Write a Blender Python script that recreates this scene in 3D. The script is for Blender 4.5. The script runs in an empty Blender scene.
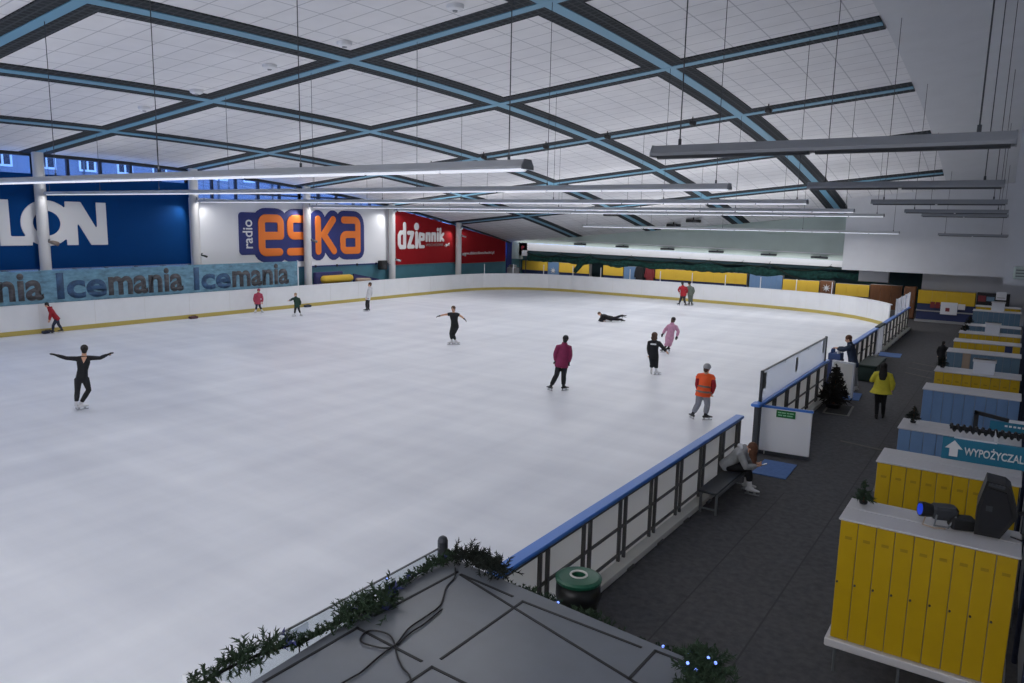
import bpy, bmesh, math, random
from mathutils import Vector, Matrix
random.seed(7)
scene = bpy.context.scene
col = scene.collection
PI = math.pi
V = Vector
R = math.radians

# ------------------------------------------------------------------ view
vs = scene.view_settings
vs.view_transform = 'Standard'
vs.look = 'None'
vs.gamma = 1.0
vs.use_curve_mapping = False
vs.exposure = 0.0
scene.cycles.use_denoising = True
scene.cycles.max_bounces = 8
scene.cycles.diffuse_bounces = 5
scene.cycles.transparent_max_bounces = 12
scene.cycles.sample_clamp_indirect = 6.0

CAMZ = 5.25
cam_d = bpy.data.cameras.new('camera')
cam_d.sensor_width = 36.0
cam_d.lens = 740.18 / 1024 * 36.0
cam_d.clip_start = 0.1
cam_d.clip_end = 400
cam = bpy.data.objects.new('camera', cam_d)
col.objects.link(cam)
r_ = V((0.82622, 0.56293, 0.02163)); u_ = V((-0.10619, 0.11793, 0.98733)); f_ = V((-0.55324, 0.81805, -0.15721))
M = Matrix((r_, u_, -f_)).transposed().to_4x4()
M.translation = (0, 0, CAMZ)
cam.matrix_world = M
scene.camera = cam

# ------------------------------------------------------------------ materials
def lin(c):
    def f(v):
        v /= 255.0
        return v / 12.92 if v <= 0.04045 else ((v + 0.055) / 1.055) ** 2.4
    return tuple(f(v) for v in c) + (1.0,)

def mat(name, rgb, rough=0.6, metal=0.0, noise=None, spec=None, emit=None):
    m = bpy.data.materials.new(name)
    m.use_nodes = True
    nt = m.node_tree
    b = nt.nodes['Principled BSDF']
    b.inputs['Base Color'].default_value = lin(rgb)
    b.inputs['Roughness'].default_value = rough
    b.inputs['Metallic'].default_value = metal
    if spec is not None:
        b.inputs['Specular IOR Level'].default_value = spec
    if noise:
        sc, amt = noise[0], noise[1]
        tc = nt.nodes.new('ShaderNodeTexCoord')
        mp = nt.nodes.new('ShaderNodeMapping')
        if len(noise) > 2:
            mp.inputs['Scale'].default_value = noise[2]
        n = nt.nodes.new('ShaderNodeTexNoise')
        n.inputs['Scale'].default_value = sc
        n.inputs['Detail'].default_value = 6
        n.inputs['Roughness'].default_value = 0.6
        rmp = nt.nodes.new('ShaderNodeValToRGB')
        c = lin(rgb)
        rmp.color_ramp.elements[0].position = 0.3
        rmp.color_ramp.elements[1].position = 0.7
        rmp.color_ramp.elements[0].color = tuple(x * (1 - amt) for x in c[:3]) + (1,)
        rmp.color_ramp.elements[1].color = tuple(min(1, x * (1 + amt)) for x in c[:3]) + (1,)
        nt.links.new(tc.outputs['Object'], mp.inputs['Vector'])
        nt.links.new(mp.outputs[0], n.inputs['Vector'])
        nt.links.new(n.outputs['Fac'], rmp.inputs[0])
        nt.links.new(rmp.outputs[0], b.inputs['Base Color'])
    if emit:
        b.inputs['Emission Color'].default_value = lin(emit[0])
        b.inputs['Emission Strength'].default_value = emit[1]
    return m

def glass_mat(name, rgb, fac, rough=0.05, glossy=0.08, translucent=False):
    """clear sheet: mostly see-through, a little milky, a little glossy"""
    m = bpy.data.materials.new(name)
    m.use_nodes = True
    nt = m.node_tree
    nt.nodes.clear()
    out = nt.nodes.new('ShaderNodeOutputMaterial')
    tr = nt.nodes.new('ShaderNodeBsdfTransparent')
    tr.inputs[0].default_value = (0.93, 0.96, 0.97, 1)
    df = nt.nodes.new('ShaderNodeBsdfTranslucent' if translucent else 'ShaderNodeBsdfDiffuse')
    df.inputs[0].default_value = lin(rgb)
    gl = nt.nodes.new('ShaderNodeBsdfGlossy')
    gl.inputs['Roughness'].default_value = rough
    a = nt.nodes.new('ShaderNodeMixShader'); a.inputs[0].default_value = fac
    b = nt.nodes.new('ShaderNodeMixShader'); b.inputs[0].default_value = glossy
    nt.links.new(tr.outputs[0], a.inputs[1]); nt.links.new(df.outputs[0], a.inputs[2])
    nt.links.new(a.outputs[0], b.inputs[1]); nt.links.new(gl.outputs[0], b.inputs[2])
    nt.links.new(b.outputs[0], out.inputs[0])
    return m

def tile_mat(name, rgb, line, sx, sy, w, ox=0.0, oy=0.0):
    """square ceiling tiles with thin joints, laid out in the ceiling's own X/Y"""
    m = bpy.data.materials.new(name)
    m.use_nodes = True
    nt = m.node_tree
    b = nt.nodes['Principled BSDF']
    b.inputs['Roughness'].default_value = 0.85
    b.inputs['Specular IOR Level'].default_value = 0.15
    tc = nt.nodes.new('ShaderNodeTexCoord')
    sep = nt.nodes.new('ShaderNodeSeparateXYZ')
    nt.links.new(tc.outputs['Object'], sep.inputs[0])
    outs = []
    for ax, s, o in (('X', sx, ox), ('Y', sy, oy)):
        ad = nt.nodes.new('ShaderNodeMath'); ad.operation = 'ADD'; ad.inputs[1].default_value = o + 200 * s
        nt.links.new(sep.outputs[ax], ad.inputs[0])
        md = nt.nodes.new('ShaderNodeMath'); md.operation = 'MODULO'; md.inputs[1].default_value = s
        nt.links.new(ad.outputs[0], md.inputs[0])
        lt = nt.nodes.new('ShaderNodeMath'); lt.operation = 'LESS_THAN'; lt.inputs[1].default_value = w
        nt.links.new(md.outputs[0], lt.inputs[0])
        outs.append(lt)
    mx = nt.nodes.new('ShaderNodeMath'); mx.operation = 'MAXIMUM'
    nt.links.new(outs[0].outputs[0], mx.inputs[0]); nt.links.new(outs[1].outputs[0], mx.inputs[1])
    n = nt.nodes.new('ShaderNodeTexNoise'); n.inputs['Scale'].default_value = 1.3; n.inputs['Detail'].default_value = 3
    nt.links.new(tc.outputs['Object'], n.inputs['Vector'])
    rp = nt.nodes.new('ShaderNodeValToRGB')
    c = lin(rgb)
    rp.color_ramp.elements[0].position = 0.3; rp.color_ramp.elements[1].position = 0.7
    rp.color_ramp.elements[0].color = tuple(x * 0.96 for x in c[:3]) + (1,)
    rp.color_ramp.elements[1].color = tuple(min(1, x * 1.03) for x in c[:3]) + (1,)
    nt.links.new(n.outputs['Fac'], rp.inputs[0])
    mix = nt.nodes.new('ShaderNodeMixRGB')
    mix.inputs[2].default_value = lin(line)
    nt.links.new(mx.outputs[0], mix.inputs[0]); nt.links.new(rp.outputs[0], mix.inputs[1])
    nt.links.new(mix.outputs[0], b.inputs['Base Color'])
    return m

MT = {
    'white_paint': mat('white_paint', (214, 216, 220), 0.6, noise=(3, 0.04)),
    'plaster': mat('plaster', (200, 202, 206), 0.8, noise=(1.2, 0.03)),
    'far_plaster': mat('far_plaster', (178, 192, 186), 0.8, noise=(0.8, 0.05)),
    'column_white': mat('column_white', (205, 205, 204), 0.5),
    'rubber': mat('rubber', (86, 86, 88), 0.85, noise=(9, 0.22), spec=0.2),
    'board_white': mat('board_white', (226, 228, 230), 0.35, noise=(1.5, 0.03)),
    'panel_white': mat('panel_white', (212, 211, 204), 0.5, noise=(2.0, 0.06)),
    'kick_yellow': mat('kick_yellow', (186, 168, 88), 0.5),
    'steel_dark': mat('steel_dark', (66, 69, 74), 0.5, 0.4),
    'barrier_steel': mat('barrier_steel', (88, 88, 88), 0.5, 0.2),
    'gate_white': mat('gate_white', (246, 246, 246), 0.5),
    'seam_grey': mat('seam_grey', (66, 66, 68), 0.9),
    'box_brown': mat('box_brown', (88, 56, 62), 0.6),
    'crate_blue': mat('crate_blue', (52, 76, 124), 0.6),
    'plate_yellow': mat('plate_yellow', (164, 134, 14), 0.5),
    'steel_grey': mat('steel_grey', (120, 124, 128), 0.45, 0.5),
    'cap_blue': mat('cap_blue', (58, 118, 205), 0.35),
    'beam_blue': mat('beam_blue', (98, 148, 174), 0.5),
    'beam_dark': mat('beam_dark', (46, 50, 54), 0.7),
    'fixture_white': mat('fixture_white', (190, 192, 195), 0.45),
    'fixture_grey': mat('fixture_grey', (138, 141, 146), 0.45),
    'tube_lit': mat('tube_lit', (236, 238, 242), 0.4, emit=((240, 243, 255), 0.6)),
    'tube_off': mat('tube_off', (70, 72, 76), 0.3),
    'wire': mat('wire', (70, 72, 76), 0.5, 0.5),
    'black': mat('black', (24, 25, 27), 0.55),
    'black_soft': mat('black_soft', (30, 31, 35), 0.85),
    'banner_blue': mat('banner_blue', (8, 62, 120), 0.8, noise=(0.6, 0.06), spec=0.1),
    'banner_white': mat('banner_white', (224, 225, 228), 0.7),
    'banner_red': mat('banner_red', (142, 28, 34), 0.8, noise=(0.6, 0.06), spec=0.1),
    'ink_white': mat('ink_white', (226, 226, 226), 0.7),
    'ink_grey': mat('ink_grey', (150, 140, 142), 0.7),
    'ink_navy': mat('ink_navy', (38, 48, 112), 0.7),
    'ink_orange': mat('ink_orange', (236, 124, 44), 0.7),
    'strip_ice': mat('strip_ice', (98, 138, 158), 0.6, noise=(2.2, 0.4, (1, 1, 2.5))),
    'ink_ice': mat('ink_ice', (48, 80, 114), 0.6, noise=(2.5, 0.5)),
    'ink_mania': mat('ink_mania', (78, 78, 82), 0.6, noise=(2.6, 0.6, (1, 1, 3))),
    'ink_shade': mat('ink_shade', (44, 62, 84), 0.6, noise=(3, 0.3)),
    'wall_teal': mat('wall_teal', (74, 126, 142), 0.6, noise=(0.8, 0.12)),
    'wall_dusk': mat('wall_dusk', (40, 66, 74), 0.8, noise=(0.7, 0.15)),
    'mullion': mat('mullion', (36, 46, 66), 0.5),
    'facade': mat('facade', (120, 124, 136), 0.8, noise=(0.4, 0.06)),
    'facade_dark': mat('facade_dark', (70, 76, 86), 0.6),
    'facade_pane': mat('facade_pane', (26, 32, 48), 0.15),
    'lock_yellow': mat('lock_yellow', (196, 160, 8), 0.4, noise=(4, 0.04)),
    'lock_blue': mat('lock_blue', (106, 138, 176), 0.4, noise=(4, 0.04)),
    'lock_slate': mat('lock_slate', (92, 120, 140), 0.4, noise=(4, 0.04)),
    'lock_navy': mat('lock_navy', (38, 50, 92), 0.5),
    'lock_tan': mat('lock_tan', (168, 148, 128), 0.5),
    'lock_white': mat('lock_white', (208, 206, 206), 0.35),
    'lock_side': mat('lock_side', (150, 150, 152), 0.5),
    'brown_wood': mat('brown_wood', (112, 72, 44), 0.6, noise=(3, 0.2, (1, 1, .2))),
    'mat_blue': mat('mat_blue', (86, 118, 172), 0.8, noise=(14, 0.12)),
    'mat_grey': mat('mat_grey', (58, 58, 58), 0.95, noise=(20, 0.2)),
    'mat_edge': mat('mat_edge', (128, 126, 120), 0.9),
    'floor_tape': mat('floor_tape', (96, 94, 88), 0.8),
    'green_lid': mat('green_lid', (30, 92, 68), 0.35),
    'green_dark': mat('green_dark', (22, 44, 36), 0.6),
    'bag_black': mat('bag_black', (16, 18, 18), 0.35),
    'sign_green': mat('sign_green', (28, 116, 58), 0.5),
    'sign_mint': mat('sign_mint', (150, 214, 168), 0.5),
    'sign_teal': mat('sign_teal', (22, 112, 140), 0.5),
    'roof_grey': mat('roof_grey', (102, 107, 115), 0.32, noise=(1.6, 0.10), spec=0.6),
    'roof_seam': mat('roof_seam', (30, 31, 34), 0.6),
    'booth_wall': mat('booth_wall', (60, 62, 66), 0.6),
    'cable_black': mat('cable_black', (20, 20, 22), 0.5),
    'fir': mat('fir', (46, 66, 46), 0.8, noise=(20, 0.4)),
    'fir_dark': mat('fir_dark', (30, 38, 32), 0.8, noise=(20, 0.4)),
    'led_blue': mat('led_blue', (120, 140, 255), 0.3, emit=((120, 150, 255), 2.0)),
    'led_leaf': mat('led_leaf', (52, 62, 120), 0.5),
    'lens_blue': mat('lens_blue', (30, 70, 220), 0.1, emit=((30, 80, 255), 0.2)),
    'foam_yellow': mat('foam_yellow', (214, 178, 58), 0.7),
    'foam_navy': mat('foam_navy', (46, 48, 100), 0.7),
    'net_green': mat('net_green', (30, 74, 68), 0.9, noise=(5, 0.5)),
    'poster_red': mat('poster_red', (118, 38, 44), 0.5),
    'silver': mat('silver', (170, 172, 176), 0.3, 0.8),
    'skin': mat('skin', (206, 160, 132), 0.6),
    'skin_brown': mat('skin_brown', (96, 66, 54), 0.6),
    'hair_brown': mat('hair_brown', (74, 50, 34), 0.7, noise=(30, 0.3)),
    'hair_dark': mat('hair_dark', (30, 26, 25), 0.7, noise=(30, 0.3)),
    'hair_auburn': mat('hair_auburn', (100, 64, 44), 0.7, noise=(30, 0.3)),
    'hair_blond': mat('hair_blond', (150, 124, 92), 0.7, noise=(30, 0.3)),
    'cloth_black': mat('cloth_black', (26, 27, 31), 0.85, noise=(12, 0.2)),
    'cloth_charcoal': mat('cloth_charcoal', (40, 41, 48), 0.85, noise=(12, 0.2)),
    'cloth_navy': mat('cloth_navy', (38, 46, 66), 0.85, noise=(12, 0.2)),
    'cloth_bluejacket': mat('cloth_bluejacket', (44, 56, 78), 0.8, noise=(12, 0.2)),
    'cloth_red': mat('cloth_red', (150, 22, 36), 0.8, noise=(12, 0.15)),
    'cloth_rose': mat('cloth_rose', (168, 62, 84), 0.8, noise=(12, 0.15)),
    'cloth_maroon': mat('cloth_maroon', (128, 34, 76), 0.8, noise=(10, 0.15)),
    'cloth_pink': mat('cloth_pink', (204, 150, 176), 0.85, noise=(10, 0.12)),
    'cloth_green': mat('cloth_green', (28, 58, 48), 0.85, noise=(10, 0.2)),
    'cloth_olive': mat('cloth_olive', (92, 100, 92), 0.85, noise=(10, 0.2)),
    'cloth_white': mat('cloth_white', (206, 208, 212), 0.85, noise=(10, 0.06)),
    'cloth_grey': mat('cloth_grey', (132, 134, 142), 0.85, noise=(10, 0.12)),
    'cloth_lightgrey': mat('cloth_lightgrey', (160, 162, 164), 0.85, noise=(6, 0.2)),
    'cloth_yellow': mat('cloth_yellow', (216, 204, 62), 0.8, noise=(8, 0.1)),
    'hivis': mat('hivis', (246, 92, 34), 0.6),
    'hivis_band': mat('hivis_band', (128, 116, 108), 0.4),
    'skate_white': mat('skate_white', (214, 214, 216), 0.4),
    'skate_black': mat('skate_black', (28, 28, 30), 0.4),
    'phone': mat('phone', (200, 204, 214), 0.2),
    'camo': mat('camo', (50, 48, 44), 0.9, noise=(9, 0.7)),
}
MT['ceil_tile'] = tile_mat('ceil_tile', (222, 222, 224), (182, 183, 187), 1.11, 0.755, 0.035)
MT['glass_clear'] = glass_mat('glass_clear', (200, 208, 220), 0.06)
MT['glass_milky'] = glass_mat('glass_milky', (222, 224, 232), 0.42, translucent=True)
MT['glass_window'] = glass_mat('glass_window', (150, 170, 210), 0.05, 0.02, 0.06)

def hdpe_mat(name, rgb, fac):
    """milky plastic sheet that lets some light through from behind"""
    m = bpy.data.materials.new(name); m.use_nodes = True
    nt = m.node_tree; nt.nodes.clear()
    out = nt.nodes.new('ShaderNodeOutputMaterial')
    d = nt.nodes.new('ShaderNodeBsdfDiffuse'); d.inputs[0].default_value = lin(rgb)
    t = nt.nodes.new('ShaderNodeBsdfTranslucent'); t.inputs[0].default_value = lin(rgb)
    x = nt.nodes.new('ShaderNodeMixShader'); x.inputs[0].default_value = fac
    nt.links.new(d.outputs[0], x.inputs[1]); nt.links.new(t.outputs[0], x.inputs[2]); nt.links.new(x.outputs[0], out.inputs[0])
    return m
MT['panel_hdpe'] = hdpe_mat('panel_hdpe', (240, 239, 234), 0.5)
# ice: pale, faint scratches running along and across
def ice_mat():
    m = mat('ice', (222, 226, 233), 0.38, spec=0.35)
    nt = m.node_tree
    b = nt.nodes['Principled BSDF']
    tc = nt.nodes.new('ShaderNodeTexCoord')
    mixes = []
    for scl, rot, sc in (((0.12, 0.7, 1), 0.5, 1.6), ((0.9, 0.10, 1), -0.35, 1.2), ((1, 1, 1), 0, 0.12)):
        mp = nt.nodes.new('ShaderNodeMapping')
        mp.inputs['Scale'].default_value = scl
        mp.inputs['Rotation'].default_value = (0, 0, rot)
        n = nt.nodes.new('ShaderNodeTexNoise'); n.inputs['Scale'].default_value = sc; n.inputs['Detail'].default_value = 8
        nt.links.new(tc.outputs['Object'], mp.inputs[0]); nt.links.new(mp.outputs[0], n.inputs['Vector'])
        mixes.append(n)
    a = nt.nodes.new('ShaderNodeMath'); a.operation = 'ADD'
    nt.links.new(mixes[0].outputs['Fac'], a.inputs[0]); nt.links.new(mixes[1].outputs['Fac'], a.inputs[1])
    a2 = nt.nodes.new('ShaderNodeMath'); a2.operation = 'ADD'
    nt.links.new(a.outputs[0], a2.inputs[0]); nt.links.new(mixes[2].outputs['Fac'], a2.inputs[1])
    dv = nt.nodes.new('ShaderNodeMath'); dv.operation = 'DIVIDE'; dv.inputs[1].default_value = 3
    nt.links.new(a2.outputs[0], dv.inputs[0])
    rp = nt.nodes.new('ShaderNodeValToRGB')
    rp.color_ramp.elements[0].position = 0.36; rp.color_ramp.elements[1].position = 0.62
    rp.color_ramp.elements[0].color = lin((204, 208, 217)); rp.color_ramp.elements[1].color = lin((230, 233, 239))
    nt.links.new(dv.outputs[0], rp.inputs[0]); nt.links.new(rp.outputs[0], b.inputs['Base Color'])
    return m
MT['ice'] = ice_mat()

# ------------------------------------------------------------------ mesh helpers
def frame_of(d, hint=None):
    d = V(d).normalized()
    h = V(hint) if hint is not None else V((0, 0, 1))
    if abs(d.dot(h.normalized())) > 0.97:
        h = V((1, 0, 0)) if abs(d.x) < 0.9 else V((0, 1, 0))
    a = (h - d * h.dot(d)).normalized()
    return a, d.cross(a).normalized()

class MB:
    def __init__(self):
        self.v = []; self.f = []; self.m = []
    def add(self, vs_, fs, mi=0):
        o = len(self.v)
        self.v += [tuple(x) for x in vs_]
        self.f += [tuple(i + o for i in f) for f in fs]
        self.m += [mi] * len(fs)
        return self
    def box(self, lo, hi, mi=0):
        x0, y0, z0 = lo; x1, y1, z1 = hi
        p = [(x0, y0, z0), (x1, y0, z0), (x1, y1, z0), (x0, y1, z0), (x0, y0, z1), (x1, y0, z1), (x1, y1, z1), (x0, y1, z1)]
        return self.add(p, [(0, 3, 2, 1), (4, 5, 6, 7), (0, 1, 5, 4), (1, 2, 6, 5), (2, 3, 7, 6), (3, 0, 4, 7)], mi)
    def cbox(self, lo, hi, b=0.01, mi=0):
        """box with chamfered edges (an octagonal plan and bevelled top and bottom)"""
        x0, y0, z0 = lo; x1, y1, z1 = hi
        def ring(i, z):
            return [(x0 + b + i, y0 + i, z), (x1 - b - i, y0 + i, z), (x1 - i, y0 + b + i, z), (x1 - i, y1 - b - i, z),
                    (x1 - b - i, y1 - i, z), (x0 + b + i, y1 - i, z), (x0 + i, y1 - b - i, z), (x0 + i, y0 + b + i, z)]
        p = ring(b * .6, z0) + ring(0, z0 + b) + ring(0, z1 - b) + ring(b * .6, z1)
        fs = [tuple(reversed(range(8))), tuple(range(24, 32))]
        for k in range(3):
            for i in range(8):
                j = (i + 1) % 8
                fs.append((k * 8 + i, k * 8 + j, k * 8 + 8 + j, k * 8 + 8 + i))
        return self.add(p, fs, mi)
    def bar(self, p0, p1, w, h, up=(0, 0, 1), mi=0):
        p0 = V(p0); p1 = V(p1)
        a, b = frame_of(p1 - p0, up)      # a = up-ish, b = side
        q = []
        for p in (p0, p1):
            for sa, sb in ((-1, -1), (-1, 1), (1, 1), (1, -1)):
                q.append(p + a * (sa * h / 2) + b * (sb * w / 2))
        return self.add(q, [(0, 1, 2, 3), (7, 6, 5, 4), (0, 4, 5, 1), (1, 5, 6, 2), (2, 6, 7, 3), (3, 7, 4, 0)], mi)
    def tube(self, pts, rad, seg=10, side=None, cap=True, mi=0, round_cap=False):
        pts = [V(p) for p in pts]
        n = len(pts)
        if not isinstance(rad, (list, tuple)): rad = [rad] * n
        rad = [(r, r) if not isinstance(r, (list, tuple)) else r for r in rad]
        if round_cap:
            d0 = (pts[0] - pts[1]).normalized(); d1 = (pts[-1] - pts[-2]).normalized()
            r0 = min(rad[0]); r1 = min(rad[-1])
            pts = [pts[0] + d0 * r0 * .92, pts[0] + d0 * r0 * .65] + pts + [pts[-1] + d1 * r1 * .65, pts[-1] + d1 * r1 * .92]
            s = lambda r, k: (r[0] * k, r[1] * k)
            rad = [s(rad[0], .35), s(rad[0], .76)] + list(rad) + [s(rad[-1], .76), s(rad[-1], .35)]
            n = len(pts)
        prev = None
        ps = []
        for i in range(n):
            t = (pts[min(i + 1, n - 1)] - pts[max(i - 1, 0)])
            if t.length < 1e-9: t = V((0, 0, 1))
            t.normalize()
            if side is not None:
                a = V(side) - t * V(side).dot(t)
                if a.length < 1e-3: a = frame_of(t)[0]
            elif prev is None:
                a = frame_of(t)[0]
            else:
                a = prev - t * prev.dot(t)
                if a.length < 1e-4: a = frame_of(t)[0]
            a.normalize(); prev = a
            b = t.cross(a)
            for k in range(seg):
                an = 2 * PI * k / seg
                ps.append(pts[i] + a * (math.cos(an) * rad[i][0]) + b * (math.sin(an) * rad[i][1]))
        fs = []
        for i in range(n - 1):
            for k in range(seg):
                j = (k + 1) % seg
                fs.append((i * seg + k, i * seg + j, (i + 1) * seg + j, (i + 1) * seg + k))
        if cap:
            fs.append(tuple(reversed(range(seg)))); fs.append(tuple(range((n - 1) * seg, n * seg)))
        return self.add(ps, fs, mi)
    def ball(self, c, r, seg=12, rings=8, mi=0, ax=None):
        r = r if isinstance(r, (list, tuple)) else (r, r, r)
        c = V(c)
        X, Y, Z = ax if ax else (V((1, 0, 0)), V((0, 1, 0)), V((0, 0, 1)))
        ps = [c - Z * r[2]]
        for i in range(1, rings):
            th = PI * i / rings
            for k in range(seg):
                an = 2 * PI * k / seg
                ps.append(c + X * (r[0] * math.sin(th) * math.cos(an)) + Y * (r[1] * math.sin(th) * math.sin(an)) - Z * (r[2] * math.cos(th)))
        ps.append(c + Z * r[2])
        fs = []
        for k in range(seg):
            fs.append((0, 1 + (k + 1) % seg, 1 + k))
            fs.append((len(ps) - 1, 1 + (rings - 2) * seg + k, 1 + (rings - 2) * seg + (k + 1) % seg))
        for i in range(rings - 2):
            for k in range(seg):
                j = (k + 1) % seg
                fs.append((1 + i * seg + k, 1 + i * seg + j, 1 + (i + 1) * seg + j, 1 + (i + 1) * seg + k))
        return self.add(ps, fs, mi)
    def prism(self, poly, origin, ax, ay, depth, mi=0):
        """2D polygon (list of (a,b), counter-clockwise) extruded along ax x ay"""
        ax = V(ax); ay = V(ay); nz = ax.cross(ay); o = V(origin)
        n = len(poly)
        p = [o + ax * a + ay * b for a, b in poly] + [o + ax * a + ay * b + nz * depth for a, b in poly]
        fs = [tuple(reversed(range(n))), tuple(range(n, 2 * n))]
        for i in range(n):
            j = (i + 1) % n
            fs.append((i, j, n + j, n + i))
        return self.add(p, fs, mi)
    def build(self, name, mats, parent=None, smooth=False, off=None):
        me = bpy.data.meshes.new(name)
        vv = self.v if off is None else [(x - off[0], y - off[1], z - off[2]) for x, y, z in self.v]
        me.from_pydata(vv, [], self.f)
        if not isinstance(mats, (list, tuple)): mats = [mats]
        for k in mats: me.materials.append(MT[k] if isinstance(k, str) else k)
        if len(mats) > 1:
            me.polygons.foreach_set('material_index', self.m)
        if smooth:
            me.polygons.foreach_set('use_smooth', [True] * len(me.polygons))
        me.update()
        o = bpy.data.objects.new(name, me)
        col.objects.link(o)
        if parent is not None: o.parent = parent
        elif off is not None: o.location = off
        return o

def remesh(mb, voxel, smooth_it=2):
    """one continuous skin grown over overlapping lofts"""
    me = bpy.data.meshes.new('tmp'); me.from_pydata(mb.v, [], mb.f); me.update()
    o = bpy.data.objects.new('tmp', me); col.objects.link(o)
    md = o.modifiers.new('r', 'REMESH'); md.mode = 'VOXEL'; md.voxel_size = voxel; md.use_smooth_shade = True
    if smooth_it:
        s = o.modifiers.new('s', 'SMOOTH'); s.factor = 0.5; s.iterations = smooth_it
    dg = bpy.context.evaluated_depsgraph_get()
    res = bpy.data.meshes.new_from_object(o.evaluated_get(dg))
    bpy.data.objects.remove(o); bpy.data.meshes.remove(me)
    return res

def obj_from_mesh(name, me, mats, parent=None):
    me.name = name
    me.materials.clear()
    for k in (mats if isinstance(mats, (list, tuple)) else [mats]): me.materials.append(MT[k])
    o = bpy.data.objects.new(name, me); col.objects.link(o)
    if parent is not None: o.parent = parent
    return o

def thing(name, label, cat, loc=(0, 0, 0), rz=0.0, group=None):
    o = bpy.data.objects.new(name, None); col.objects.link(o)
    o.empty_display_size = 0.2
    o.location = loc; o.rotation_euler = (0, 0, rz)
    o['label'] = label; o['category'] = cat
    if group: o['group'] = group
    return o

def tag(o, label, cat, group=None):
    o['label'] = label; o['category'] = cat
    if group: o['group'] = group
    return o

def struct(o):
    o['kind'] = 'structure'
    return o

def copy_tree(root, loc=None, rz=None, label=None, parent=None):
    r = root.copy(); col.objects.link(r)
    if parent is not None: r.parent = parent
    if loc is not None: r.location = loc
    if rz is not None: r.rotation_euler = (0, 0, rz)
    if label: r['label'] = label
    for ch in list(root.children):
        copy_tree(ch, parent=r)
    return r

AX_LEFTWALL = (V((0, 1, 0)), V((0, 0, 1)))      # writing on the left wall, read from the rink
AX_FRONT = (V((1, 0, 0)), V((0, 0, 1)))         # writing that faces down the hall towards -Y

def text(name, body, origin, axes, box, m, parent, depth=0.012, bold=0.0, off=None):
    """lettering fitted into box=(a0,a1,b0,b1) on the plane origin + a*ax + b*ay"""
    cu = bpy.data.curves.new('tmp', 'FONT'); cu.body = body; cu.size = 1.0; cu.offset = bold
    cu.resolution_u = 4
    o = bpy.data.objects.new('tmp', cu); col.objects.link(o)
    dg = bpy.context.evaluated_depsgraph_get()
    me = bpy.data.meshes.new_from_object(o.evaluated_get(dg))
    bpy.data.objects.remove(o); bpy.data.curves.remove(cu)
    xs = [v.co.x for v in me.vertices]; ys = [v.co.y for v in me.vertices]
    a0, a1, b0, b1 = box
    sx = (a1 - a0) / (max(xs) - min(xs)); sy = (b1 - b0) / (max(ys) - min(ys))
    ax, ay = axes; nz = ax.cross(ay); og = V(origin) - (V(off) if off is not None else V((0, 0, 0)))
    mx, my = min(xs), min(ys)
    bm = bmesh.new(); bm.from_mesh(me)
    bmesh.ops.remove_doubles(bm, verts=bm.verts, dist=1e-5)
    ret = bmesh.ops.extrude_face_region(bm, geom=bm.faces[:])
    top = set(g for g in ret['geom'] if isinstance(g, bmesh.types.BMVert))
    for v in bm.verts:
        a = a0 + (v.co.x - mx) * sx; b = b0 + (v.co.y - my) * sy
        v.co = og + ax * a + ay * b + nz * (depth if v in top else 0.0)
    bmesh.ops.recalc_face_normals(bm, faces=bm.faces)
    bm.to_mesh(me); bm.free()
    return obj_from_mesh(name, me, m, parent)
# ================================================================== SETTING
MT['grille'] = tile_mat('grille', (44, 48, 52), (66, 70, 74), 0.22, 0.22, 0.05)
def zc(x, y):
    """the hall's ceiling: a shallow barrel along Y that also rises towards +X"""
    return 7.92 - 0.0029 * (y - 15.7) ** 2 + 0.098 * (x + 37.0)

YN, YF = -7.0, 54.1          # hall, near and far
XL, XT, XR = -37.0, -3.78, 2.2
ROWS = [0.95, 8.5, 16.05, 23.6, 31.2, 38.75, 46.3]
ARCS = [-30.4, -23.55, -16.8, -10.05]

def sheet(x0, x1, y0, y1, dz, n=60):
    mb = MB()
    vs_ = []
    for i in range(n + 1):
        y = y0 + (y1 - y0) * i / n
        vs_ += [(x0, y, zc(x0, y) + dz), (x1, y, zc(x1, y) + dz), (x1, y, zc(x1, y) + dz + .25), (x0, y, zc(x0, y) + dz + .25)]
    fs = []
    for i in range(n):
        a = i * 4; b = a + 4
        fs += [(a, b, b + 1, a + 1), (a + 1, b + 1, b + 2, a + 2), (a + 2, b + 2, b + 3, a + 3), (a + 3, b + 3, b, a)]
    fs += [(0, 1, 2, 3), (n * 4 + 3, n * 4 + 2, n * 4 + 1, n * 4)]
    return mb.add(vs_, fs)

struct(sheet(XL, XT, YN, YF, 0).build('ceiling', 'ceil_tile', smooth=False))
struct(sheet(XT, XR, YN, YF, 0.0).build('ceiling', 'plaster'))

for k, x in enumerate(ARCS):
    mb = MB()
    for (a, b, d, mi) in ((-.65, -.17, .03, 0), (.17, .65, .03, 0), (-.17, .17, .05, 1)):
        s = sheet(x + a, x + b, YN, YF - .1, -d)
        mb.add(s.v, s.f, mi)
    struct(mb.build('ceiling_beam', ['grille', 'beam_blue']))
for y in ROWS:
    mb = MB()
    for (a, b, d, mi) in ((-.62, -.15, .034, 0), (.15, .62, .034, 0), (-.15, .15, .055, 1)):
        p = []
        for x in (XL + .05, XT - .02):
            for yy, dz in ((y + a, -d), (y + b, -d), (y + b, .2), (y + a, .2)):
                p.append((x, yy, zc(x, yy) + dz))
        mb.add(p, [(0, 1, 5, 4), (1, 2, 6, 5), (3, 0, 4, 7), (2, 3, 7, 6), (3, 2, 1, 0), (4, 5, 6, 7)], mi)
    struct(mb.build('ceiling_beam', ['grille', 'beam_blue']))

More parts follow.
